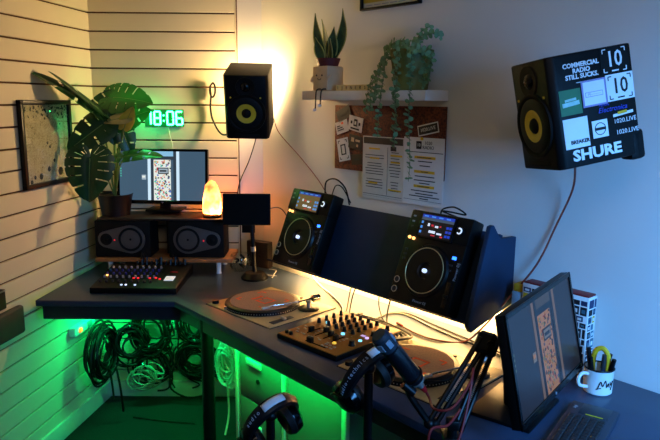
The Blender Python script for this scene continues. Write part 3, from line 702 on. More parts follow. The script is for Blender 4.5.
WALLS = {}
def door_wallpaper(b, w, h, y, bright):
    # picture on the screen: a blue grey doorway with a sticker covered door
    def rc(x0, x1, z0, z1, mi, k): b.box(((x0+x1)/2*w, y-.0004*k, (z0+z1)/2*h), ((x1-x0)*w, .0003, (z1-z0)*h), 0, mi)
    rc(-.5, .5, -.5, .5, 0, 1)
    rc(-.17, -.135, -.5, .5, 1, 2); rc(.165, .20, -.5, .5, 1, 2); rc(-.13, -.10, -.5, .5, 2, 2); rc(.13, .165, -.5, .5, 2, 2)
    rc(-.10, .13, .40, .5, 3, 2); rc(-.10, .13, .33, .40, 2, 2)
    rc(-.10, .10, -.5, .33, 4, 2)
    rc(-.05, .075, .04, .17, 5, 4); rc(-.04, .065, .06, .15, 7, 5); rc(-.03, .05, .085, .12, 5, 6)
    rc(-.24, -.19, -.08, .02, 7, 3); rc(-.235, -.2, -.04, .0, 4, 4)
    for k in range(4): rc(-.49, -.478, -.42+.05*(k+8), -.395+.05*(k+8), 8, 3)
    ra = random.Random(9)
    for k in range(190):
        x = ra.uniform(-.095, .09); z = ra.uniform(-.49, .31)
        if -.06 < x < .08 and .02 < z < .18: continue
        s_ = ra.uniform(.008, .02); rc(x, x+s_, z, z+s_*1.6, ra.choice((5, 6, 8, 9, 10)), 3)
def scr_set(pref, e, cols):
    return [mat('%s_%d' % (pref, i), '080808', .3, emit=e, ecol=c) for i, c in enumerate(cols)]
SA = scr_set('blue_door_picture', 1.15, ('3c5468', 'c3dcec', '2c3844', '7fb2d2', 'd8ddd6', '1c2026', 'c03c48', '98a8b4', '49c0a0', 'd68a3c', '4a62b8'))
SB = scr_set('brown_door_picture', .42, ('2c2c38', '8c7668', '1a1a22', '56524e', 'c8946a', '222634', '9c4a44', '8a8a8c', '6f8f7c', 'c08a3c', '4a5478'))
def make_monitor(label, loc, rot, w, h, mats_, neck, base, bez=.014, stand=True, group=None):
    t = thing('computer_monitor', label, 'monitor', loc, rot, group)
    MB().box((0, .014, 0), (w, .028, h), .004).build('housing', BLK, t)
    MB().box((0, .035, 0), (w*.6, .03, h*.6), .01).build('rear_cover', BLK, t)
    b = MB(); door_wallpaper(b, w-2*bez, h-2*bez-.006, -.0005, 1); o = b.build('screen', mats_, t, 0); o.location.z = .003
    b = MB()
    for c, d in (((0, -.002, h/2-bez/2), (w, .006, bez)), ((0, -.002, -h/2+bez/2+.002), (w, .006, bez+.006)), ((-w/2+bez/2, -.002, 0), (bez, .006, h)), ((w/2-bez/2, -.002, 0), (bez, .006, h))): b.box(c, d, .0015, seg=1)
    b.build('bezel', BLKG, t)
    face_text('lettering', 'hp', .012, GREYTXT, t, 0, -h/2+bez/2+.002, -.0055, shear=.2)
    return t
mo = make_monitor('left computer monitor on the desk riser, showing a blue doorway with sticker covered door', (-.943, 3.575, 1.372), (R(-5), 0, R(-3)), .515, .308, SA, 0, 0)
MB().box((0, .05, -.13), (.06, .02, .12), .004).build('stand_neck', BLK, mo); MB().box((0, .025, -.2055), (.2, .14, .012), .004, M=TM((0, 0, 0), (R(5), 0, 0)) @ Matrix.Translation((0, .022, .012))).build('stand_base', BLK, mo)
mr = make_monitor('right computer monitor angled beside the mug, showing a brown doorway picture', (.652, 1.812, 1.09), (R(-12), R(-1), R(52.3)), .53, .32, SB, 0, 0)
mi_ = mr.matrix_basis.inverted()
def place_world(o, parent):   # geometry given in world coordinates, hung under a turned parent
    pm = Matrix.LocRotScale(parent.location, parent.rotation_euler, None).inverted(); o.data.transform(pm); o.parent = parent; return o
bx = Vector((.60, 1.865, 0)); ax = Vector((cos(R(52.3)), sin(R(52.3)), 0)); ay = Vector((-ax.y, ax.x, 0))
mm = frame_mat(bx+Vector((0, 0, DZ+.0005)), ax, ay)
place_world(MB().box((0, .02, .006), (.26, .20, .012), .004, M=mm).build('stand_base', BLK), mr)
place_world(MB().cyl(mm @ Vector((0, .03, .012)), mm @ Vector((0, .045, .22)), .022).build('stand_neck', BLK), mr)

# salt lamp
SALT = bpy.data.materials.new('salt_crystal'); SALT.use_nodes = True
nt = SALT.node_tree; pb = nt.nodes['Principled BSDF']; tc = nt.nodes.new('ShaderNodeTexCoord'); nz = nt.nodes.new('ShaderNodeTexNoise'); nz.inputs['Scale'].default_value = 16
cr = nt.nodes.new('ShaderNodeValToRGB'); e = cr.color_ramp.elements; e[0].position = .38; e[0].color = (1, .20, .035, 1); e[1].position = .58; e[1].color = (1, .52, .16, 1)
e[0].color = (1, .10, .012, 1); e[1].color = (1, .30, .055, 1)
nt.links.new(tc.outputs['Object'], nz.inputs['Vector']); nt.links.new(nz.outputs['Fac'], cr.inputs[0]); nt.links.new(cr.outputs[0], pb.inputs['Emission Color'])
sx_ = nt.nodes.new('ShaderNodeSeparateXYZ'); mr_ = nt.nodes.new('ShaderNodeMapRange'); mr_.inputs['From Min'].default_value = .03; mr_.inputs['From Max'].default_value = .17; mr_.inputs['To Min'].default_value = 26; mr_.inputs['To Max'].default_value = 3.0
nt.links.new(tc.outputs['Object'], sx_.inputs[0]); nt.links.new(sx_.outputs[2], mr_.inputs['Value']); nt.links.new(mr_.outputs[0], pb.inputs['Emission Strength'])
pb.inputs['Base Color'].default_value = (.8, .3, .12, 1)
sa = thing('salt_lamp', 'glowing orange salt crystal lamp on the riser beside the screen', 'lamp', (-.655, 3.505, DZ+.3067))
MB().lathe([(0, 0), (.050, 0), (.052, .014), (.046, .02), (0, .02)], 24).build('base', DWOOD, sa)
b = MB(); b.lathe([(0, .02), (.048, .02), (.057, .05), (.054, .09), (.045, .14), (.034, .175), (.018, .198), (0, .204)], 12)
ra = random.Random(3)
for v in b.bm.verts: v.co += Vector((ra.uniform(-.004, .004), ra.uniform(-.004, .004), ra.uniform(-.004, .004)))
b.build('crystal', SALT, sa, 20)

# tablet on a stand
tb = thing('tablet_stand', 'black desk stand with round base beside the salt lamp', 'stand', (-.405, 3.345, DZ))
MB().lathe([(0, 0), (.072, 0), (.074, .01), (.05, .035), (.018, .04), (0, .04)], 32).build('base', BLK, tb)
MB().cyl((0, 0, .035), (-.012, .006, .30), .011).build('pole', BLK, tb); MB().cyl((-.004, .0, .15), (-.006, 0, .175), .014).build('collar', SILV, tb)
MB().box((-.03, .006, .33), (.07, .012, .16), .003).build('clamp', BLK, tb)
ta = thing('tablet', 'black switched off tablet held on the desk stand', 'tablet', (-.441, 3.335, DZ+.379), (R(-4), 0, R(2)))
MB().box((0, 0, 0), (.252, .012, .168), .004).build('body', BLKM, ta); MB().box((0, -.0063, 0), (.236, .001, .152)).build('screen', mat('screen_off', '040405', .6, noise=.1, spec=.1), ta)
cable('thin blue lead plugged into the side of the tablet', [(-.315, 3.34, 1.235), (-.28, 3.36, 1.237), (-.25, 3.40, 1.21), (-.22, 3.42, 1.15)], .0025, mat('blue_cable', '3a5c86', .5, noise=.1))

# glass bowl of adapters and dark box
gb = thing('glass_bowl', 'clear glass bowl of audio adapters by the riser foot', 'bowl', (-.505, 3.50, DZ))
MB().lathe([(0, 0), (.032, 0), (.052, .02), (.062, .05), (.056, .085), (.048, .1), (.046, .1), (.054, .083), (.059, .05), (.049, .022), (.03, .004), (0, .004)], 28).build('bowl', GLASS, gb)
ra = random.Random(8)
for k in range(7):
    a = ra.uniform(0, 6.28); r = .012+.018*ra.random(); c = Vector((-.505+r*cos(a), 3.50+r*sin(a), DZ+.022+.009*k)); dd = Vector((cos(a+1.2), sin(a+1.2), .5)).normalized()*.016
    nm = ['black', 'silver'][k % 2]
    tag(MB().cyl(c-dd, c+dd, .006, .007, 10).build('audio_adapter', [CABLE, CHROME][k % 2]), 'small %s audio adapter lying in the glass bowl' % nm, 'adapter', '%s adapters in the glass bowl' % nm)
bxt = thing('small_box', 'small dark brown box standing against the wall behind the tablet stand', 'box', (-.405, 3.60, DZ), (0, 0, R(-30)))
MB().box((0, 0, .075), (.15, .05, .15), .004).build('case', DWOOD, bxt); MB().box((.02, -.026, .07), (.012, .004, .012), .001).build('clasp', BLK, bxt)

# mixing console on the left
mc = thing('mixing_console', 'black audio mixing console with rows of knobs and red lights on the left desk', 'mixing console', (-.972, 3.245, DZ), (0, 0, 0))
b = MB(); b.prism([(-.2, 0), (.19, 0), (.2, .05), (.17, .06), (-.2, .030)], .43, 'x', -.215, bev=.004); b.build('body', BLK, mc)
sl_ = math.atan2(.03, .37)
def con(x, v): return (x, -.2+.37*v, .030+.03*v)
COLS = (GREYP, BLUEP, BLK, RED)
for i in range(9):
    x = -.19+i*.032
    for j in range(4):
        p = con(x, .40+.13*j); q_ = (p[0], p[1]-.0015, p[2]+.012)
        MB().cyl(p, q_, .0065, .005, 10).build('knob', mat('knob_blue', '2a2f78', .4, noise=.1) if j in (1, 2) else mat('knob_grey', '8a8a8e', .45, noise=.1), mc)
    p = con(x, .22); MB().box((p[0], p[1], p[2]+.006), (.010, .018, .012), .002).build('fader', GREYP, mc)
for x, v, mt_ in ((-.035, .36, REDLED), (-.012, .36, REDLED), (.048, .36, REDLED), (.078, .37, REDLED), (.102, .33, REDLED), (-.185, .47, ORLED), (-.068, .10, WLED), (-.046, .10, WLED), (-.0, .10, WLED)):
    p = con(x, v); MB().box((p[0], p[1], p[2]+.003), (.010, .008, .006), .001).build('button_light', mt_, mc)
p = con(.150, .36); MB().box((0, 0, .002), (.048, .060, .004), .001, M=TM(p, (sl_, 0, 0))).build('display', mat('console_display', 'cfd6de', emit=.6), mc)
p = con(.150, .62); MB().box((0, 0, .002), (.04, .004, .004), .001, M=TM(p, (sl_, 0, 0))).build('red_legend', RED, mc)
b = MB()
for k in range(11): b.cyl((-.08+k*.026, .15, .058), (-.08+k*.026, .158, .075+.012*(k % 3)), .007, .006, 8)
b.build('rear_plugs', BLK, mc)
for k, (x0, x1, z1) in enumerate(((-1.03, -1.02, 1.0), (-.93, -.95, .97), (-.86, -.83, .99), (-.80, -.80, .96))):
    cable('black lead plugged into the back of the mixing console, number %s from left' % ('one', 'two', 'three', 'four')[k] if False else ['black lead at the rear left of the mixing console', 'black lead at the rear middle of the mixing console', 'black lead rising right of the mixing console middle', 'black lead at the rear right end of the mixing console'][k],
          [(x0, 3.40, DZ+.09), (x0, 3.412, z1-.03), (x1, 3.412, z1-.06), (x1, 3.40, DZ+.02), (x1+.03, 3.46, DZ+.005)], .004, CABLE)

# monstera
mp = thing('potted_monstera', 'large monstera plant in a dark pot on the riser, leaves reaching over the screen', 'potted plant', (-1.205, 3.55, DZ+.3067))
MB().lathe([(0, 0), (.075, 0), (.095, .115), (.098, .12), (.09, .12), (.085, .105), (0, .105)], 28).build('pot', mat('dark_red_pot', '0d0607', .45, noise=.3), mp)
MB().lathe([(0, .106), (.085, .106), (.085, .103), (0, .103)], 20).build('soil', SOIL, mp)
MPO = mp.location.copy()
HEART = [(0, 1.0), (12, .90), (28, .76), (48, .66), (72, .60), (98, .545), (122, .47), (146, .39), (165, .29), (179, .10)]
def heart(deg):
    for (a0, r0), (a1, r1) in zip(HEART, HEART[1:]):
        if deg <= a1: t = (deg-a0)/(a1-a0); return r0+(r1-r0)*t
    return HEART[-1][1]
def mleaf(base, tip, nrm, width, slits=6, droop=.12, fold=.15, mts=(LEAF, STEM), stem_from=(0, 0, .1)):
    # heart shaped blade: ribs fan from the midrib to the edge, with slits between them
    base = Vector(base)-MPO; tip = Vector(tip)-MPO; n = Vector(nrm).normalized(); ax = tip-base; Lh = ax.length; ex = ax.normalized()
    n = (n-ex*n.dot(ex)).normalized(); ey = n.cross(ex); b = MB(); sy = width/(1.2*Lh); NS = 78; FR = (0, .18, .34, .62, .86, 1.0)
    def P(x, y):
        u = x/Lh; z = -droop*Lh*u*abs(u)+fold*abs(y)-1.1*fold*y*y/(width*.5)
        return base+ex*x+ey*y+n*z
    for sg in (-1, 1):
        rows = []
        for i in range(NS+1):
            dg = 179*(i/NS)**.9; r = heart(dg)*Lh; x = r*cos(R(dg)); y = r*sin(R(dg))*sy*sg
            if slits: ph = (i/NS*slits*1.25+(.3 if sg > 0 else 0)) % 1; edge = .93 if ph < .12 or ph > .95 else 1.0
            else: edge = 1
            mx_ = max(0.02*Lh, x*.80+.02*Lh) if x > 0 else .02*Lh*(1-i/NS)
            row = []
            for f in FR:
                f2 = f*edge if f > .8 else f
                xx = mx_+(x-mx_)*f2; yy = y*f2
                yy += 0; row.append(b.bm.verts.new(P(xx, yy)))
            rows.append(row)
        for i in range(NS):
            ph = ((i+.5)/NS*slits*1.25+(.3 if sg > 0 else 0)) % 1 if slits else .5
            mid_ = .10 < i/NS < .80
            for k in range(5):
                if slits and mid_ and (ph < .13) and k in (2, 3): continue
                if slits and mid_ and (ph < .07) and k == 4 and int(i/NS*slits*1.25) % 2: continue
                q = (rows[i][k], rows[i][k+1], rows[i+1][k+1], rows[i+1][k]) if sg > 0 else (rows[i][k], rows[i+1][k], rows[i+1][k+1], rows[i][k+1])
                b.bm.faces.new(q)
    bmesh.ops.remove_doubles(b.bm, verts=b.bm.verts, dist=.0004)
    o = b.build('leaf', list(mts), mp, 80)
    b = MB(); b.tube([P(Lh*t, 0)+n*.001 for t in (0, .25, .5, .75, .97)], .0022, 6, 0, 4, taper=.3); b.build('midrib', STEM, o)
    sf = Vector(stem_from); mid = sf.lerp(base, .5)+Vector((0, 0, .05))+(base-sf).cross(Vector((0, 0, 1)))*.0
    MB().tube([sf, mid, base], .0045, 7, 0, 8, taper=.7).build('stem', STEM, mp)
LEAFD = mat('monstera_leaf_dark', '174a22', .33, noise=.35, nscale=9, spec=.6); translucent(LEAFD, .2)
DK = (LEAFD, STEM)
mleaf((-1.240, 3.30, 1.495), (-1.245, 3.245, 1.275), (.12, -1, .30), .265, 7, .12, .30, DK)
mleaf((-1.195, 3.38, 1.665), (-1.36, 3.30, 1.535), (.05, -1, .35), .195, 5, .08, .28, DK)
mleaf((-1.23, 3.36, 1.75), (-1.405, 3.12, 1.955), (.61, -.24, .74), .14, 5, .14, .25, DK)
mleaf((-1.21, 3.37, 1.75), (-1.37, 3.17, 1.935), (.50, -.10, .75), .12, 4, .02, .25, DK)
mleaf((-1.165, 3.49, 1.805), (-.955, 3.45, 1.80), (-.02, -.75, .70), .235, 7, .18, .22)
mleaf((-1.12, 3.47, 1.685), (-.960, 3.46, 1.745), (.20, -.88, .45), .16, 5, .08, .25)
mleaf((-1.085, 3.41, 1.665), (-1.03, 3.38, 1.765), (.5, -.8, .1), .085, 0, -.1, .3, (mat('yellow_new_leaf', 'b9ae3a', .4, noise=.25, nscale=15), STEM))
mleaf((-1.08, 3.40, 1.70), (-1.19, 3.37, 1.690), (0, -.75, .7), .085, 0, .2, .2, (LEAFP, STEM))
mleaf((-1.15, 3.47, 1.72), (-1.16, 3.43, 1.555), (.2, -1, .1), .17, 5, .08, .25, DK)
mleaf((-1.085, 3.38, 1.50), (-.885, 3.36, 1.535), (.05, -.42, 1), .15, 5, .20, .2)
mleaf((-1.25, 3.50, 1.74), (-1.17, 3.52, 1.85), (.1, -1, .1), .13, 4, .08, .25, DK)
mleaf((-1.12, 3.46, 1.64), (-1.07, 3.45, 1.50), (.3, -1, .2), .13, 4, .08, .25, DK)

# ------------------------------------------------------------------ turntables
def make_turntable(label, s, q, arm=True):
    t = thing('turntable', label, 'turntable', W(s, q, DZ-.0145), (0, 0, YAW+R(4)), 'turntables set on the desk')
    w, d = .462, .395
    MB().box((0, 0, .010), (w, d, .020), .004).build('plinth', PLINTH, t)
    MB().box((0, 0, .0152), (w+.006, d+.006, .002)).build('plinth_gap', BLKM, t)
    px, py = -.035, -.018
    b = MB(); b.lathe([(0, .020), (.176, .020), (.174, .036), (.168, .040), (0, .040)], 64, 0, Matrix.Translation((px, py, 0))); pl = b.build('platter', BLK, t)
    b = MB()
    for k in range(90):
        a = 2*pi*k/90; b.box((px+.1755*cos(a), py+.1755*sin(a), .028), (.003, .003, .003), 0)
    tag(b.build('strobe_dots', SILV, pl), kind='stuff')
    b = MB(); b.lathe([(0, .0405), (.152, .0405), (.152, .043), (0, .043)], 56, 0, Matrix.Translation((px, py, 0))); b.build('slipmat', SLIP, pl)
    b = MB(); z = .0434
    def r2(x0, x1, y0, y1): b.box((px+(x0+x1)/2, py+(y0+y1)/2, z), (x1-x0, y1-y0, .0006))
    r2(-.048, -.032, -.034, .034); r2(-.056, -.032, .026, .034); b.build('printed_one', ORANGE, pl); b = MB()
    for a in ((-.012, .058, .026, .036), (-.012, .058, -.036, -.026), (-.012, -.002, -.036, .036), (.048, .058, -.036, .036)): r2(*a)
    b.build('printed_zero', ORANGE, pl); bk_ = brk(.098, .078, .03, .008)
    for k in range(4):
        b = MB()
        for a in bk_[2*k:2*k+2]: r2(*a)
        b.build('corner_mark', ORANGE, pl)
    MB().cyl((px, py, .043), (px, py, .054), .0035, .003, 10).build('spindle', CHROME, pl)
    # tonearm
    ax_, ay_ = .163, .092
    b = MB(); b.lathe([(0, .020), (.050, .020), (.050, .024), (.040, .029), (0, .029)], 36, 0, Matrix.Translation((ax_, ay_, 0))); ab = b.build('tonearm_base', BLK, t)
    MB().ring(.046, .0016, 40, 0, Matrix.Translation((ax_, ay_, .0215)), 5).build('base_ring', GREYP, ab)
    b = MB(); b.cyl((ax_, ay_, .029), (ax_, ay_, .056), .010); b.box((ax_, ay_, .056), (.028, .016, .014), .003); b.build('gimbal', SILV, t)
    b = MB(); b.cyl((ax_+.004, ay_+.02, .066), (ax_+.010, ay_+.055, .066), .016); b.build('counterweight', CHROME, t)
    arm_ = MB().tube([(ax_, ay_+.01, .066), (ax_-.006, ay_-.05, .065), (ax_-.030, ay_-.12, .063), (ax_-.052, ay_-.17, .061), (ax_-.058, ay_-.195, .060)], .0038, 8).build('tonearm', CHROME, t)
    MB().box((0, 0, 0), (.016, .038, .009), .002, M=Matrix.Translation((ax_-.060, ay_-.205, .058)) @ Matrix.Rotation(R(-14), 4, 'Z')).build('headshell', SILV, arm_)
    MB().box((.195, -.10, .0215), (.03, .12, .003), .001).build('pitch_track', GREYP, t); MB().box((.195, -.09, .027), (.026, .014, .012), .002).build('pitch_fader', SILV, t)
    MB().cyl((-.205, -.165, .020), (-.205, -.165, .034), .016, .015, 20).build('strobe_knob', BLK, t)
    MB().cyl((-.100, -.183, .020), (-.100, -.183, .032), .008, .008, 14).build('start_button', SILV, t)
    MB().cyl((.02, .178, .02), (.02, .178, .024), .008, .008, 14).build('adapter_socket', GREYP, t)
    face_text('lettering', 'Technics', .014, GREYTXT, t, -.17, 0, 0) if False else None
    return t
make_turntable('left turntable between the tablet stand and the mixer, tonearm in view', .700, .462)
make_turntable('right turntable behind the microphone, partly hidden by the boom arm', 1.632, .468)

# ------------------------------------------------------------------ DJ mixer
dm = thing('dj_mixer', 'gold brown DJ mixer full of black knobs between the two turntables', 'mixer', W(1.205, .480, DZ), (0, 0, YAW+R(4)))
MB().box((0, 0, .011), (.335, .388, .022), .004).build('body', [BLK], dm)
b = MB(); b.box((0, 0, .0232), (.328, .380, .003), .001); ra = random.Random(6)
for i in range(4):
    for j in range(9): b.box((-.083+i*.046+ra.choice((-.02, .018)), .17-j*.036+ra.uniform(-.006, .006), .02475), (ra.uniform(.006, .013), .004, .0006), 0, 1)
b.build('top_panel', [MIXER, SILV], dm)
TZ = .0247
def knob(x, y, r=.0085, h=.02, mt_=BLK, nm='knob'):
    o = MB().lathe([(0, TZ), (r*1.2, TZ), (r, TZ+.005), (r*.8, TZ+h), (0, TZ+h)], 12, 0, Matrix.Translation((x, y, 0))).build(nm, mt_, dm)
for i in range(4):
    x = -.083+i*.046
    for j in range(5): knob(x, .165-j*.037)
    MB().box((x, -.068, TZ+.0008), (.006, .075, .0016), 0).build('fader_slot', BLKG, dm)
    MB().box((x, -.062+.02*((i*2) % 3-1), TZ+.011), (.016, .024, .022), .003).build('channel_fader', BLK, dm)
    b = MB()
    for k in range(2): b.box((x+.02, -.04-k*.02, TZ+.001), (.012, .008, .002), .0005, seg=1)
    b.build('assign_switch', SILV, dm)
for j in range(4): knob(-.138, .15-j*.045, .0075)
for j, y in enumerate((.15, .105, .06)): knob(.125, y, .0095)
knob(.135, -.075, .013, .02); 
for y in (-.02, .02): MB().cyl((.128, y, TZ), (.128, y, TZ+.004), .0075, .0075, 18).build('effect_button', [mat('cyan_led', '7fd6ff', emit=1.6), mat('lilac_led', 'd8b8ff', emit=1.2)][y > 0], dm)
MB().box((.03, -.168, TZ+.0008), (.11, .006, .0016)).build('crossfader_slot', BLKG, dm); MB().box((.0, -.168, TZ+.011), (.026, .018, .022), .003).build('crossfader', BLK, dm)
for x, y in ((-.106, .035), (.03, -.015), (.075, -.11)): MB().cyl((x, y, TZ), (x, y, TZ+.005), .008, .008, 14).build('cue_button', mat('cyan_led', '7fd6ff', emit=1.6) if y > -.1 else mat('amber_button', 'ffcf4a', emit=.8), dm)
for k in range(5):
    MB().box((-.14+.02*(k % 2), -.06-.022*k, TZ+.002), (.013, .008, .004), .001).build('small_switch', SILV, dm)
for k in range(6): MB().box((.06+.022*(k % 3), -.14-.02*(k//3), TZ+.002), (.013, .008, .004), .001).build('small_switch', SILV, dm)
for k in range(4): MB().box((-.083+k*.046+.0, -.125, TZ+.0015), (.014, .007, .003), .001).build('cue_switch', SILV, dm)
b = MB(); b.box((.10, .03, TZ+.001), (.02, .014, .002)); b.build('effect_display', mat('fx_display', 'c8a8e0', emit=.8), dm)
for x in (-.14, -.115): MB().cyl((x, -.165, TZ), (x, -.165, TZ+.012), .008, .007, 12).build('phones_knob', BLK, dm)

# ------------------------------------------------------------------ cables on the desk
zc = DZ+.0045
cable('white cable curving from the wall to the back of the mixer', [W(.47, .02, .99), W(.50, .05, .90), W(.58, .062, zc), W(.75, .13, zc), W(.9, .20, zc), W(.98, .26, zc), W(1.06, .335, .866)], .004, WCABLE)
cable('left of two dark cables dropping from the shelf to the mixer', [W(.925, .12, 1.0), W(.935, .17, .93), W(.965, .22, zc), W(1.02, .285, zc), W(1.10, .335, .866)], .003, GCABLE)
cable('right of two dark cables dropping from the shelf to the mixer', [W(.955, .12, 1.0), W(.965, .18, .92), W(.99, .225, zc), W(1.06, .29, zc), W(1.15, .335, .866)], .003, CABLE)
ra = random.Random(12)
for k in range(5):
    dx = k*.012
    cable(['brown', 'grey', 'dark', 'tan', 'slate'][k]+' cable in the bundle along the back edge of the mixer', [W(1.02+dx, .27-dx, zc+.001*k), W(1.10, .30-dx*.6, zc+.006+.003*k), W(1.2, .285-dx, zc+.008), W(1.3, .30-dx*1.3, zc+.004), W(1.37+dx, .33-dx, zc+.01), W(1.40, .36+.01*k, zc+.02)], .0052, [BRCABLE, GCABLE, CABLE, mat('tan_cable', '5e4c38', .5, noise=.1), mat('slate_cable', '2e2c2a', .5, noise=.1)][k])
cable('black cable from the right media player to the mixer back', [W(1.17, .13, .98), W(1.17, .16, .90), W(1.20, .2, zc), W(1.28, .26, zc), W(1.33, .335, .866)], .0035, CABLE)
cable('thin black cable under the right media player', [W(1.08, .12, .99), W(1.10, .15, .90), W(1.15, .18, zc), W(1.22, .23, zc), W(1.27, .335, .866)], .0025, CABLE)
for k, (c_, nm) in enumerate(((CABLE, 'black'), (mat('dark_green_cable', '3c3a28', .5, noise=.1), 'olive'))):
    cable(nm+' cable sweeping along the desk under the right shelf end', [W(1.15, .20+.02*k, zc), W(1.14, .10+.02*k, zc), W(1.20, .055+.02*k, zc), W(1.38, .08+.03*k, zc), W(1.53, .10+.03*k, zc), W(1.68, .12+.02*k, zc), W(1.78, .13+.02*k, zc)], .0038, c_)
b = tag(MB().tube([W(.30, .13, zc-.002), W(.25, .16, zc-.002), W(.315, .17, zc-.002), W(.30, .13, zc+.03), W(.26, .15, zc+.03)], .0022, 6, 0, 1).build('wire_clip', WCABLE), 'small white wire stand on the desk behind the left turntable', 'wire stand')

# ------------------------------------------------------------------ right end of the desk
kbd = thing('keyboard', 'dark wireless keyboard with yellow mark in front of the right monitor', 'keyboard', (.735, 1.715, DZ), (0, 0, atan2(.82, .57)))
MB().box((0, 0, .009), (.36, .14, .018), .007).build('case', mat('keyboard_case', '262c3a', .5, noise=.15), kbd)
KEY = mat('key_cap', '0f1218', .5, noise=.15)
ptk = []
for r in range(5):
    for c in range(14): ptk.append((-.163+c*.0178, .045-r*.0215))
for i, (x, y) in enumerate(ptk): MB().box((x, y, .0205), (.0152, .0175, .006), .002, seg=1).build('key', KEY, kbd)
MB().box((.135, -.008, .0186), (.075, .085, .0015), .0006).build('touchpad', mat('touchpad', '262b34', .35, noise=.1), kbd)
MB().box((.098, -.012, .0195), (.003, .05, .0016)).build('yellow_mark', mat('yellow_mark', 'd8c21e', .5, noise=.1), kbd)
text('lettering', 'logi', .014, GREYTXT, kbd, TM((.135, .052, .0185)), .0004)
b = MB()
for k in range(5): b.box((.10+k*.015, .058, .0185), (.006, .004, .002))

mg = thing('enamel_mug', 'white enamel mug with black rim and scrawled lettering, holding pens', 'mug', (.900, 2.005, DZ), (0, 0, R(8)))
b = MB(); b.lathe([(0, 0), (.038, 0), (.042, .004), (.043, .082), (.045, .086), (.041, .086), (.040, .01), (0, .008)], 34); b.build('cup', WHITE, mg); mg.scale = (1.08, 1.08, 1.0)
MB().ring(.0432, .0028, 36, 0, Matrix.Translation((0, 0, .086)), 6).build('rim', BLK, mg)
MB().tube([(-.040, -.008, .068), (-.062, -.012, .072), (-.074, -.014, .055), (-.068, -.012, .032), (-.041, -.008, .022)], .0055, 8).build('handle', WHITE, mg)
def onmug(x, z): a = x/.0432-pi/2; return (.0438*cos(a), .0438*sin(a), z)
b = MB()
for st in ([(-.024, .025), (-.016, .052), (-.010, .036), (-.002, .056), (.002, .032)], [(.004, .034), (.008, .046), (.012, .032)], [(.014, .05), (.018, .038), (.026, .052), (.018, .022)], [(-.028, .024), (-.014, .030)]):
    b.tube([onmug(*p) for p in st], .0016, 5, 0, 5)
b.build('lettering', INK, mg)
def world_at(t, v): return Matrix.LocRotScale(t.location, t.rotation_euler, None) @ Vector(v)
for k, (x, y, dx, dy, h, c_, nm) in enumerate(((-.014, .012, -.02, .0, .135, BLK, 'black marker with flat cap'), (.004, -.012, .004, -.01, .125, mat('navy_pen', '1a2440', .4, noise=.1), 'navy pen'), (.016, .010, .022, .004, .118, BLKG, 'glossy black marker'), (-.020, -.008, -.016, -.006, .112, GREYP, 'grey pen'), (.022, -.010, .02, -.008, .11, BLKM, 'matte black marker'))):
    t = thing('pen', nm+' standing in the enamel mug', 'pen', world_at(mg, (x, y, .0105)), (0, 0, R(-30)), 'pens in the enamel mug')
    MB().cyl((0, 0, 0), (dx*.6, dy*.6, h*.62), .0062, .0068, 10).build('barrel', c_, t); MB().cyl((dx*.6, dy*.6, h*.62), (dx, dy, h), .0082, .0075, 10).build('cap', BLK if k != 1 else GREYP, t)
ty = thing('yellow_tape', 'loop of yellow tape sticking out of the enamel mug', 'tape', world_at(mg, (.002, .0, .088)), (0, 0, R(-30)))
MB().tube([(-.020, .012, -.055), (-.024, .012, .0), (-.018, .010, .045), (.002, .008, .060), (.020, .006, .042), (.024, .006, .0), (.020, .004, -.055)], .0085, 8).build('band', mat('yellow_band', 'e6b41a', .45, noise=.15), ty)

# patterned box behind monitor
pbx = thing('patterned_box', 'box covered in blue and black pattern standing behind the right monitor', 'box', W(1.905, .045, DZ), (0, 0, YAW))
MB().box((0, 0, .142), (.26, .06, .284), .003).build('carton', PAPER, pbx)
PC = [mat('pattern_navy', '1d2f52', .6, noise=.15), mat('pattern_black', '14161c', .6, noise=.15), mat('pattern_teal', '3a6a7a', .6, noise=.15), mat('pattern_yellow', 'd0a626', .6, noise=.15), mat('pattern_red', 'a8242a', .6, noise=.15)]
ra = random.Random(21); b = MB()
def pat(face):
    z = .008
    while z < .272:
        hh = ra.uniform(.016, .034); hh = min(hh, .278-z); W2 = .26 if face == 0 else .06; x = -W2/2+.005
        while x < W2/2-.008:
            ww = min(ra.uniform(.016, .034), W2/2-.005-x); mi = ra.choices((0, 1, 2, 3, 4), (5, 4, 3, .6, .5))[0]
            def q1(x0, x1, z0, z1, m, l):
                if face == 0: b.box(((x0+x1)/2, -.0302-l, (z0+z1)/2), (x1-x0, .0004, z1-z0), 0, m)
                else: b.box((.1302+l, (x0+x1)/2, (z0+z1)/2), (.0004, x1-x0, z1-z0), 0, m)
            if ww > .008:
                q1(x, x+ww, z, z+hh, mi, 0)
                if ra.random() < .7 and ww > .014: q1(x+ww*.22, x+ww*.78, z+hh*.25, z+hh*.7, 5 if ra.random() < .5 else ra.choice((0, 2)), .0004)
            x += ww+.0045
        z += hh+.0045
pat(0); pat(1); b.build('printed_pattern', PC+[PAPER], pbx, 0)
MB().box((0, 0, .2855), (.252, .052, .008), .001).build('red_lid', mat('dark_red_lid', '7c161a', .5, noise=.3, nscale=30), pbx)
for k, (x, hh, mt_, nm) in enumerate(((-.07, .05, HILITE, 'yellow'), (-.03, .03, BLK, 'black'))):
    pass
t = thing('marker_box', 'small yellow topped box peeping over the top of the right monitor', 'box', W(1.748, .04, DZ), (0, 0, YAW))
MB().box((0, 0, .12), (.042, .06, .24), .003).build('carton', mat('pale_blue_carton', '8fb0c4', .6, noise=.2, nscale=40), t); MB().box((0, 0, .255), (.036, .05, .03), .004).build('lid', HILITE, t)

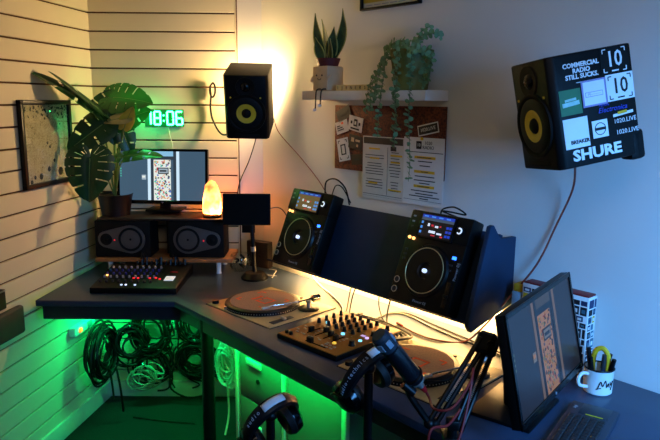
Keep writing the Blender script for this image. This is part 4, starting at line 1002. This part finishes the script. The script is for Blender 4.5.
# ------------------------------------------------------------------ microphone, boom arm, headphones
def bar(b, p0, p1, w, h, mi=0):
    p0 = Vector(p0); p1 = Vector(p1); d = p1-p0; q = d.to_track_quat('Z', 'Y').to_matrix().to_4x4(); q.translation = (p0+p1)/2
    b.box((0, 0, 0), (w, h, d.length), min(w, h)*.2, mi, q, 1)
ba = thing('boom_arm', 'black spring boom arm clamped to the desk edge, holding the microphone', 'microphone arm', (0, 0, 0))
P0 = Vector((.352, 1.68, .885)); PE = Vector((.470, 1.80, 1.105)); PM = Vector((.312, 1.70, .892))
def armset(p0, p1, off, nm):
    d = (p1-p0).normalized(); side = d.cross(Vector((0, 1, 0))).normalized()
    for s_ in (-1, 1):
        b = MB(); bar(b, p0+side*.011*s_+off, p1+side*.011*s_+off, .013, .013); o = b.build(nm, BLK, ba)
    b = MB(); n = 26; u = side; v = d.cross(side); pts = []
    for k in range(n*6): a = 2*pi*k/6; t_ = k/(n*6); pts.append(p0.lerp(p1, .25+.5*t_)+off+u*.005*cos(a)+v*.005*sin(a))
    b.tube(pts, .0011, 4, 0, 1); b.build('spring', SILV, ba)
SD = (PE-P0).normalized().cross(Vector((0, 1, 0))).normalized()
armset(P0, PE, SD*.016*(1 if SD.x > 0 else -1), 'lower_bar'); armset(PM, PE, SD*.016*(-1 if SD.x > 0 else 1)+Vector((0, -.012, 0)), 'upper_bar')
b = MB(); bar(b, PE-(PE-P0).normalized()*.045+Vector((0, -.006, 0)), PE+(PE-P0).normalized()*.022+Vector((0, -.006, 0)), .062, .05); b.build('elbow', BLK, ba)
b = MB(); b.cyl(PE+Vector((0, -.04, 0)), PE+Vector((0, .03, 0)), .012); b.build('elbow_knob', BLK, ba)
CL = W(2.03, QF-.005, 0); CL = Vector((.335, 1.66, 0))
b = MB(); b.cyl((P0.x, P0.y, DZ-.03), (P0.x, P0.y, .91), .014); b.box((P0.x, P0.y, .90), (.035, .035, .03), .005); b.build('base_post', BLK, ba)
b = MB(); b.box((P0.x, P0.y+.02, DZ+.006), (.05, .07, .010), .002); b.box((P0.x, P0.y-.02, DZ-.035), (.05, .012, .09), .002); b.box((P0.x, P0.y+.02, DZ-.074), (.05, .07, .010), .002); b.build('desk_clamp', BLK, ba)
b = MB(); b.cyl(PM, PM+Vector((-.02, -.01, .0)), .016); b.sphere(PM+Vector((-.024, -.012, .004)), .017); b.build('tilt_joint', BLK, ba)
MT = Vector((.133, 1.635, 1.182)); ME = Vector((.252, 1.70, 1.018)); md_ = (ME-MT).normalized()
mic = thing('microphone', 'black broadcast microphone with silver band pointing up left over the right turntable', 'microphone', (0, 0, 0))
def micM(): q = md_.to_track_quat('Z', 'Y').to_matrix().to_4x4(); q.translation = MT; return q
mM = micM(); Lm = (ME-MT).length
MB().lathe([(0, 0), (.020, .0), (.026, .008), (.027, .05), (.027, .055)], 30, 0, mM).build('grille', mat('mic_grille', '2c3a48', .55, metal=.4, noise=.3, nscale=200), mic)
b = MB()
for k in range(6):
    a = k*pi/3; b.box((.0268*cos(a), .0268*sin(a), .030), (.003, .016, .026), .001, M=mM @ Matrix.Rotation(0, 4, 'Z'), seg=1) if k in (0, 3) else b.box((0, 0, 0), (.003, .016, .026), .001, M=mM @ Matrix.Translation((.0268*cos(a), .0268*sin(a), .030)) @ Matrix.Rotation(a, 4, 'Z'), seg=1)
b.build('grille_window', mat('mic_window', '9fb2c4', .5, metal=.5, noise=.2, nscale=150), mic)
MB().lathe([(.027, .055), (.0255, .058), (.0255, .064), (.027, .067), (.027, Lm-.03), (.025, Lm-.012), (.022, Lm-.008), (0, Lm-.008)], 30, 0, mM).build('body', mat('mic_body', '0b0e14', .35, noise=.2), mic)
MB().lathe([(.0225, Lm-.012), (.0235, Lm-.009), (.0235, Lm-.003), (.021, Lm), (0, Lm)], 28, 0, mM).build('band', SILV, mic)
b = MB(); b.ring(.0285, .0035, 30, 0, mM @ Matrix.Translation((0, 0, Lm-.03)), 8); q1 = mM @ Vector((0, 0, Lm-.03))+Vector((-.012, -.012, -.034)); b.cyl(mM @ Vector((0, 0, Lm-.03))+Vector((-.006, -.004, -.026)), q1, .011); b.cyl(q1+Vector((-.014, 0, .012)), q1+Vector((.016, 0, -.014)), .013); b.tube([q1, q1+Vector((.01, .005, -.03)), PM+Vector((-.024, -.012, .004))], .010, 8); b.build('mic_clip', BLK, ba)
XL = thing('xlr_cable', 'red microphone cable with silver and red plug hanging from the microphone', 'cable', (0, 0, 0))
XE = ME+md_*.045
MB().cyl(ME+md_*.001, ME+md_*.022, .010).build('plug_shell', SILV, XL); MB().cyl(ME+md_*.022, XE, .0098, .007).build('plug_boot', RED, XL)
MB().tube([XE, XE+md_*.012+Vector((.005, -.01, -.01)), (.285, 1.60, .985), (.33, 1.58, 1.0), (.385, 1.63, 1.05), (.398, 1.66, 1.075), (.385, 1.63, 1.01), (.36, 1.59, .93), (.335, 1.57, .86), (.325, 1.56, .70), (.30, 1.55, .5), (.3, 1.55, .02)], .0036, 8).build('lead', REDC, XL)
MB().tube([(.355, 1.60, .985), (.315, 1.56, .96), (.268, 1.53, .965), (.255, 1.52, .92), (.24, 1.52, .86), (.225, 1.52, .7), (.22, 1.52, .02)], .0036, 8).build('lead', REDC, XL)

def make_headphones(label, loc, rot, white):
    t = thing('headphones', label, 'headphones', loc, rot, 'headphones hung on floor stands')
    # arch in local xz, band width along y; top at z = 0
    rr = .086; b = MB(); n = 26
    def arch(b, r, th, wd, a0, a1, mi=0):
        rows = []
        for k in range(n+1):
            a = a0+(a1-a0)*k/n; cx, cz = cos(a), sin(a)
            wv = wd*(.72+.28*sin(a))
            rows.append([b.bm.verts.new((p*cx, y, p*1.12*cz-r*1.12)) for p, y in ((r, -wv/2), (r+th*.6, -wv*.42), (r+th, 0), (r+th*.6, wv*.42), (r, wv/2), (r-th*.3, 0))])
        for x, y in zip(rows, rows[1:]):
            for k in range(6): b.bm.faces.new((x[k], x[(k+1) % 6], y[(k+1) % 6], y[k])).material_index = mi
        b.bm.faces.new(rows[0]); b.bm.faces.new(rows[-1][::-1])
    arch(b, rr, .018, .052, R(-12), R(192)); bmesh.ops.recalc_face_normals(b.bm, faces=b.bm.faces); hb = b.build('headband', mat('headband_leather', '090b12', .45, spec=.3, noise=.25, nscale=50), t, 50)
    # printed strip: curved text pieces along the band's outer face
    word = 'audio-technica' if white[1] < 100 else 'audio'
    tot, a_mid = (R(27), R(129)) if white[1] > 100 else (R(80), R(138))
    for i, ch in enumerate(word):
        a = a_mid+tot/2-tot*i/(len(word)-1)
        if ch == ' ': continue
        p = Vector((cos(a)*(rr+.0178), 0, sin(a)*1.12*(rr+.0178)-rr*1.12)); nrm = Vector((cos(a)/1.0, 0, sin(a)/1.12)).normalized(); tx = Vector((nrm.z, 0, -nrm.x)); ty_ = nrm.cross(tx)
        M = Matrix(((tx.x, ty_.x, nrm.x, p.x), (tx.y, ty_.y, nrm.y, p.y), (tx.z, ty_.z, nrm.z, p.z), (0, 0, 0, 1)))
        text('lettering', ch, .0185, mat('headband_print', 'a8bcd8', .5, noise=.05), hb, M, .0004)
    # white paper label strip on the band
    b = MB(); rows = []
    for k in range(9):
        a = R(white[0])+(R(white[1])-R(white[0]))*k/8; r2_ = rr+.0192
        rows.append([b.bm.verts.new((cos(a)*rx, y, sin(a)*1.12*rx-rr*1.12)) for rx, y in ((r2_-.002, -.013), (r2_, -.006), (r2_, .006), (r2_-.002, .013))])
    for x, y in zip(rows, rows[1:]):
        for k in range(3): b.bm.faces.new((x[k], x[k+1], y[k+1], y[k]))
    bmesh.ops.recalc_face_normals(b.bm, faces=b.bm.faces); o = b.build('label_strip', STW, hb, 60); md2 = o.modifiers.new('thick', 'SOLIDIFY'); md2.thickness = .0008; md2.offset = 0
    for sx in (-1, 1):
        y_ = MB().tube([(sx*.090, 0, -.10), (sx*.100, .0, -.12), (sx*.100, 0.03, -.14), (sx*.100, .044, -.165)], .005, 8).build('yoke', BLK, t)
        M = TM((sx*.066, 0, -.150), (0, sx*R(90), 0))
        ear = MB().lathe([(0, .036), (.034, .034), (.052, .022), (.056, .004), (.056, 0), (0, 0)], 30, 0, M).build('ear_cup', BLKG, t)
        MB().lathe([(.018, -.002), (.034, -.024), (.050, -.022), (.057, -.006), (.055, .0), (0, 0)], 30, 0, M).build('ear_pad', mat('ear_pad', '080809', .55, noise=.2, nscale=60), ear)
    return t
H1 = Vector((.120, 1.80, 1.045)); H2 = Vector((-.176, 1.80, .888))
make_headphones('black headphones hanging in front of the mixer corner, white strip on the band', H1, (R(30), R(-22), R(38)), (52, 92))
make_headphones('lower black headphones hanging in front of the green lit drawers', H2, (R(30), R(-20), R(34)), (62, 106))
def hp_stand(label, p, ht):
    t = thing('headphone_stand', label, 'stand', (p.x, p.y, 0))
    MB().lathe([(0, 0), (.12, 0), (.12, .012), (.03, .022), (0, .022)], 30).build('base', BLK, t)
    MB().cyl((0, 0, .02), (0, 0, ht), .014).build('pole', BLK, t)
    MB().sphere((0, 0, ht), .02).build('top_cap', BLK, t)
    return t
hp_stand('black floor stand carrying the headphones by the microphone', H1+Vector((0, 0, 0)), H1.z-.030)
hp_stand('black floor stand carrying the lower headphones', H2+Vector((0, 0, 0)), H2.z-.030)

# ------------------------------------------------------------------ under the desk
GREYCAB = mat('grey_metal_cabinet', '6b706b', .5, noise=.1, nscale=6)
def drawer_unit(label, s0, s1, door):
    q = .62; t = thing('filing_cabinet' if not door else 'storage_cabinet', label, 'cabinet', W((s0+s1)/2, q-.22, 0), WROT); w = s1-s0
    b = MB(); b.box((0, 0.0, .355), (w, .44, .71), .004); b.build('body', GREYCAB, t)
    y = -.22
    if not door:
        for k in range(3):
            z = .575-.215*k; b = MB(); b.box((.01, y-.008, z), (w-.06, .018, .205), .003); dr = b.build('drawer', GREYCAB, t)
            MB().box((-.03, y-.020, z-.012 if k else z+.075), (.11, .012, .03), .003).build('handle', mat('pale_handle', 'c9cec6', .4, noise=.05), dr)
            if k == 0:
                MB().cyl((0.0, y-.016, z), (.0, y-.022, z), .011, .011, 16).build('lock', BLK, dr)
        for x in (-w/2+.008, w/2-.006): MB().box((x, y-.008, .355), (.022, .02, .70), .003).build('side_stile', mat('pale_stile', 'b9beb6', .45, noise=.05), t)
    else:
        MB().box((0, y-.008, .36), (w-.02, .018, .68), .003).build('door', GREYCAB, t)
        MB().box((w/2+.0, y-.006, .355), (.03, .02, .70), .003).build('side_stile', mat('pale_stile', 'b9beb6', .45, noise=.05), t)
        MB().box((w/2-.045, y-.02, .45), (.012, .012, .12), .003).build('handle', mat('pale_handle', 'c9cec6', .4, noise=.05), t)
drawer_unit('grey drawer cabinet under the desk with label handles and a lock, lit green', .66, 1.03, False)
drawer_unit('plain grey cabinet under the desk, right of the drawers, lit green', 1.045, 1.40, True)

# green LED light under the desk
gl = tag(MB().box((-1.0, 3.42, DZ-.036), (.62, .012, .008), .001).build('led_strip', GREENLED), 'green LED strip under the left part of the desk', 'led strip')
lo = lamp('green_strip_light', 'AREA', (-1.0, 3.42, DZ-.045), 10, (.0, 1.0, .22), .60, .02, parent=gl, aim=(-1.02, 3.5, .1))
gl2 = tag(MB().box((.95, -.665, DZ-.036), (.95, .012, .008), .001).build('led_strip', GREENLED, None, loc=W(0, 0, 0), rot=WROT), 'green LED strip under the desk front above the cabinets', 'led strip')
lo = lamp('green_strip_light', 'AREA', (.95, -.685, DZ-.045), 9, (.0, 1.0, .12), .95, .02, parent=gl2); lo.rotation_euler = (0, 0, 0)

ps = thing('power_strip', 'pale socket strip with orange switch under the desk on the left wall', 'power strip', L(.27, .016, .555), (0, 0, LYAW))
MB().box((0, -.02, 0), (.30, .04, .05), .005).build('body', WHITE, ps); tag(MB().box((-.10, -.043, .0), (.022, .010, .022), .003).build('switch', mat('orange_switch', 'ff7a28', emit=3.0), ps), 'glowing orange switch')
for k in range(2): MB().box((.0+k*.08, -.041, 0), (.05, .004, .036), .002).build('socket', GREYTXT, ps)

def coil(label, c, r, nloop, tube, mt_, ax, tails=(), seed=1, sq=1.0, grp='cable coils hung under the desk'):
    ra = random.Random(seed); c = Vector(c); ax = Vector(ax).normalized(); u = Vector((0, 0, 1)).cross(ax).normalized(); v = ax.cross(u)
    t = thing('cable_coil', label, 'cable', c, (0, 0, 0), grp)
    pts = []; ox = oz = 0
    for k in range(int(nloop*1.6)*14):
        a = 2*pi*k/14; lo_ = k//14
        if k % 14 == 0: ox = ra.uniform(-.032, .032); oz = ra.uniform(-.045, .02); rr_ = r*ra.uniform(.55, 1.08); dq = ra.uniform(-.03, .03)
        pts.append(u*(rr_*cos(a)+ox)+v*(rr_*sq*sin(a)+oz)+ax*(dq+.008*sin(a*2+lo_)))
    MB().tube(pts, tube*.95, 5, 0, 2).build('loops', mt_, t)
    for tl in tails: MB().tube([Vector(p)-c for p in tl], tube, 5, 0, 5).build('tail', mt_, t)
    h = MB().tube([-ax*.035+v*r*.9, ax*.02+v*r*.93, ax*.035+v*r*1.08], .004, 6).build('hook', SILV, t)
    return t
B = (0, -1, 0)
coil('thick black cable coil hung on the left wall under the desk corner', (-1.27, 3.42, .40), .135, 11, .0065, CABLE, LN, [[(-1.20, 3.40, .3), (-1.17, 3.36, .2), (-1.16, 3.36, .06)], [(-1.23, 3.38, .3), (-1.21, 3.35, .2), (-1.2, 3.33, .15)]], 1, 1.15)
coil('black cable coil against the back wall beside the thick coil', (-1.06, 3.60, .46), .12, 9, .006, CABLE, B, [[(-1.03, 3.58, .36), (-1.08, 3.57, .26), (-.99, 3.56, .18)]], 2, 1.2)
coil('small dark green lit coil between the two upper coils', (-1.17, 3.56, .40), .10, 7, .006, CABLE, (.5, -1, 0), [], 3, 1.1)
coil('black cable coil with pale leads low on the back wall', (-1.06, 3.60, .255), .105, 8, .006, CABLE, B, [[(-.97, 3.58, .27), (-.93, 3.57, .18), (-.96, 3.57, .1), (-1.02, 3.56, .09)]], 4, 1.0)
coil('pale cable coil wound inside a black one on the back wall', (-1.085, 3.55, .20), .075, 5, .0055, mat('dull_pale_cable', '8f8b80', .5, noise=.15), B, [], 5, .8)
coil('black cable coil hung high on the back wall near the desk bend', (-.80, 3.60, .50), .085, 7, .0055, CABLE, B, [[(-.83, 3.58, .4), (-.85, 3.57, .3), (-.80, 3.56, .22)]], 6, 1.25)
coil('wide black cable coil low on the back wall near the desk leg', (-.79, 3.59, .29), .115, 10, .006, CABLE, B, [[(-.90, 3.58, .28), (-.95, 3.57, .12), (-.85, 3.56, .05), (-.75, 3.56, .06)], [(-.70, 3.58, .25), (-.66, 3.56, .17), (-.6, 3.55, .15)]], 7, .95)
coil('pale green lit coil beside the drawer cabinet', (-.55, 3.35, .37), .085, 5, .006, WCABLE, (-.6, -.8, 0), [[(-.56, 3.3, .28), (-.55, 3.28, .1), (-.56, 3.2, .01)]], 8, 1.6)
cable('black lead hanging straight down the back wall under the desk', [(-.97, 3.66, .80), (-.96, 3.64, .60), (-.985, 3.63, .45), (-.95, 3.63, .30), (-.97, 3.64, .16), (-.93, 3.62, .08)], .0055, CABLE)
cable('second black lead hanging down the back wall, hooked at its end', [(-.92, 3.66, .80), (-.925, 3.63, .55), (-.90, 3.63, .42), (-.905, 3.63, .3), (-.86, 3.62, .16), (-.78, 3.61, .11), (-.82, 3.60, .09)], .005, CABLE)
cable('dark lead lying across the carpet under the desk', [(-1.12, 3.40, .005), (-.95, 3.36, .005), (-.75, 3.33, .005)], .005, CABLE)
tag(MB().ring(.07, .004, 30, 0, TM((-.56, 2.98, .006), (0, 0, 0))).build('cable_loop', mat('pale_green_cable', 'b8d8b0', .5, noise=.1)), 'pale cable loop on the carpet near the desk leg', 'cable')

# ------------------------------------------------------------------ dark panel at the far left
dp = thing('side_panel_shelf', 'dark grey rounded panel standing out from the left wall at the photo edge', 'wall shelf', L(1.45, .016, .71), (0, 0, LYAW))
MB().box((0, -.022, .07), (1.25, .035, .135), .014, seg=3).build('panel', mat('dark_grey_panel', '2b2f30', .6, noise=.15), dp)
wb = thing('wooden_block', 'dark brown block on the left wall just above the grey panel', 'block', L(1.08, .016, .862), (0, 0, LYAW))
MB().box((0, -.012, .045), (.30, .024, .09), .003).build('block', DWOOD, wb); MB().box((0, -.026, .085), (.30, .006, .006), .001).build('edge_strip', SILV, wb)
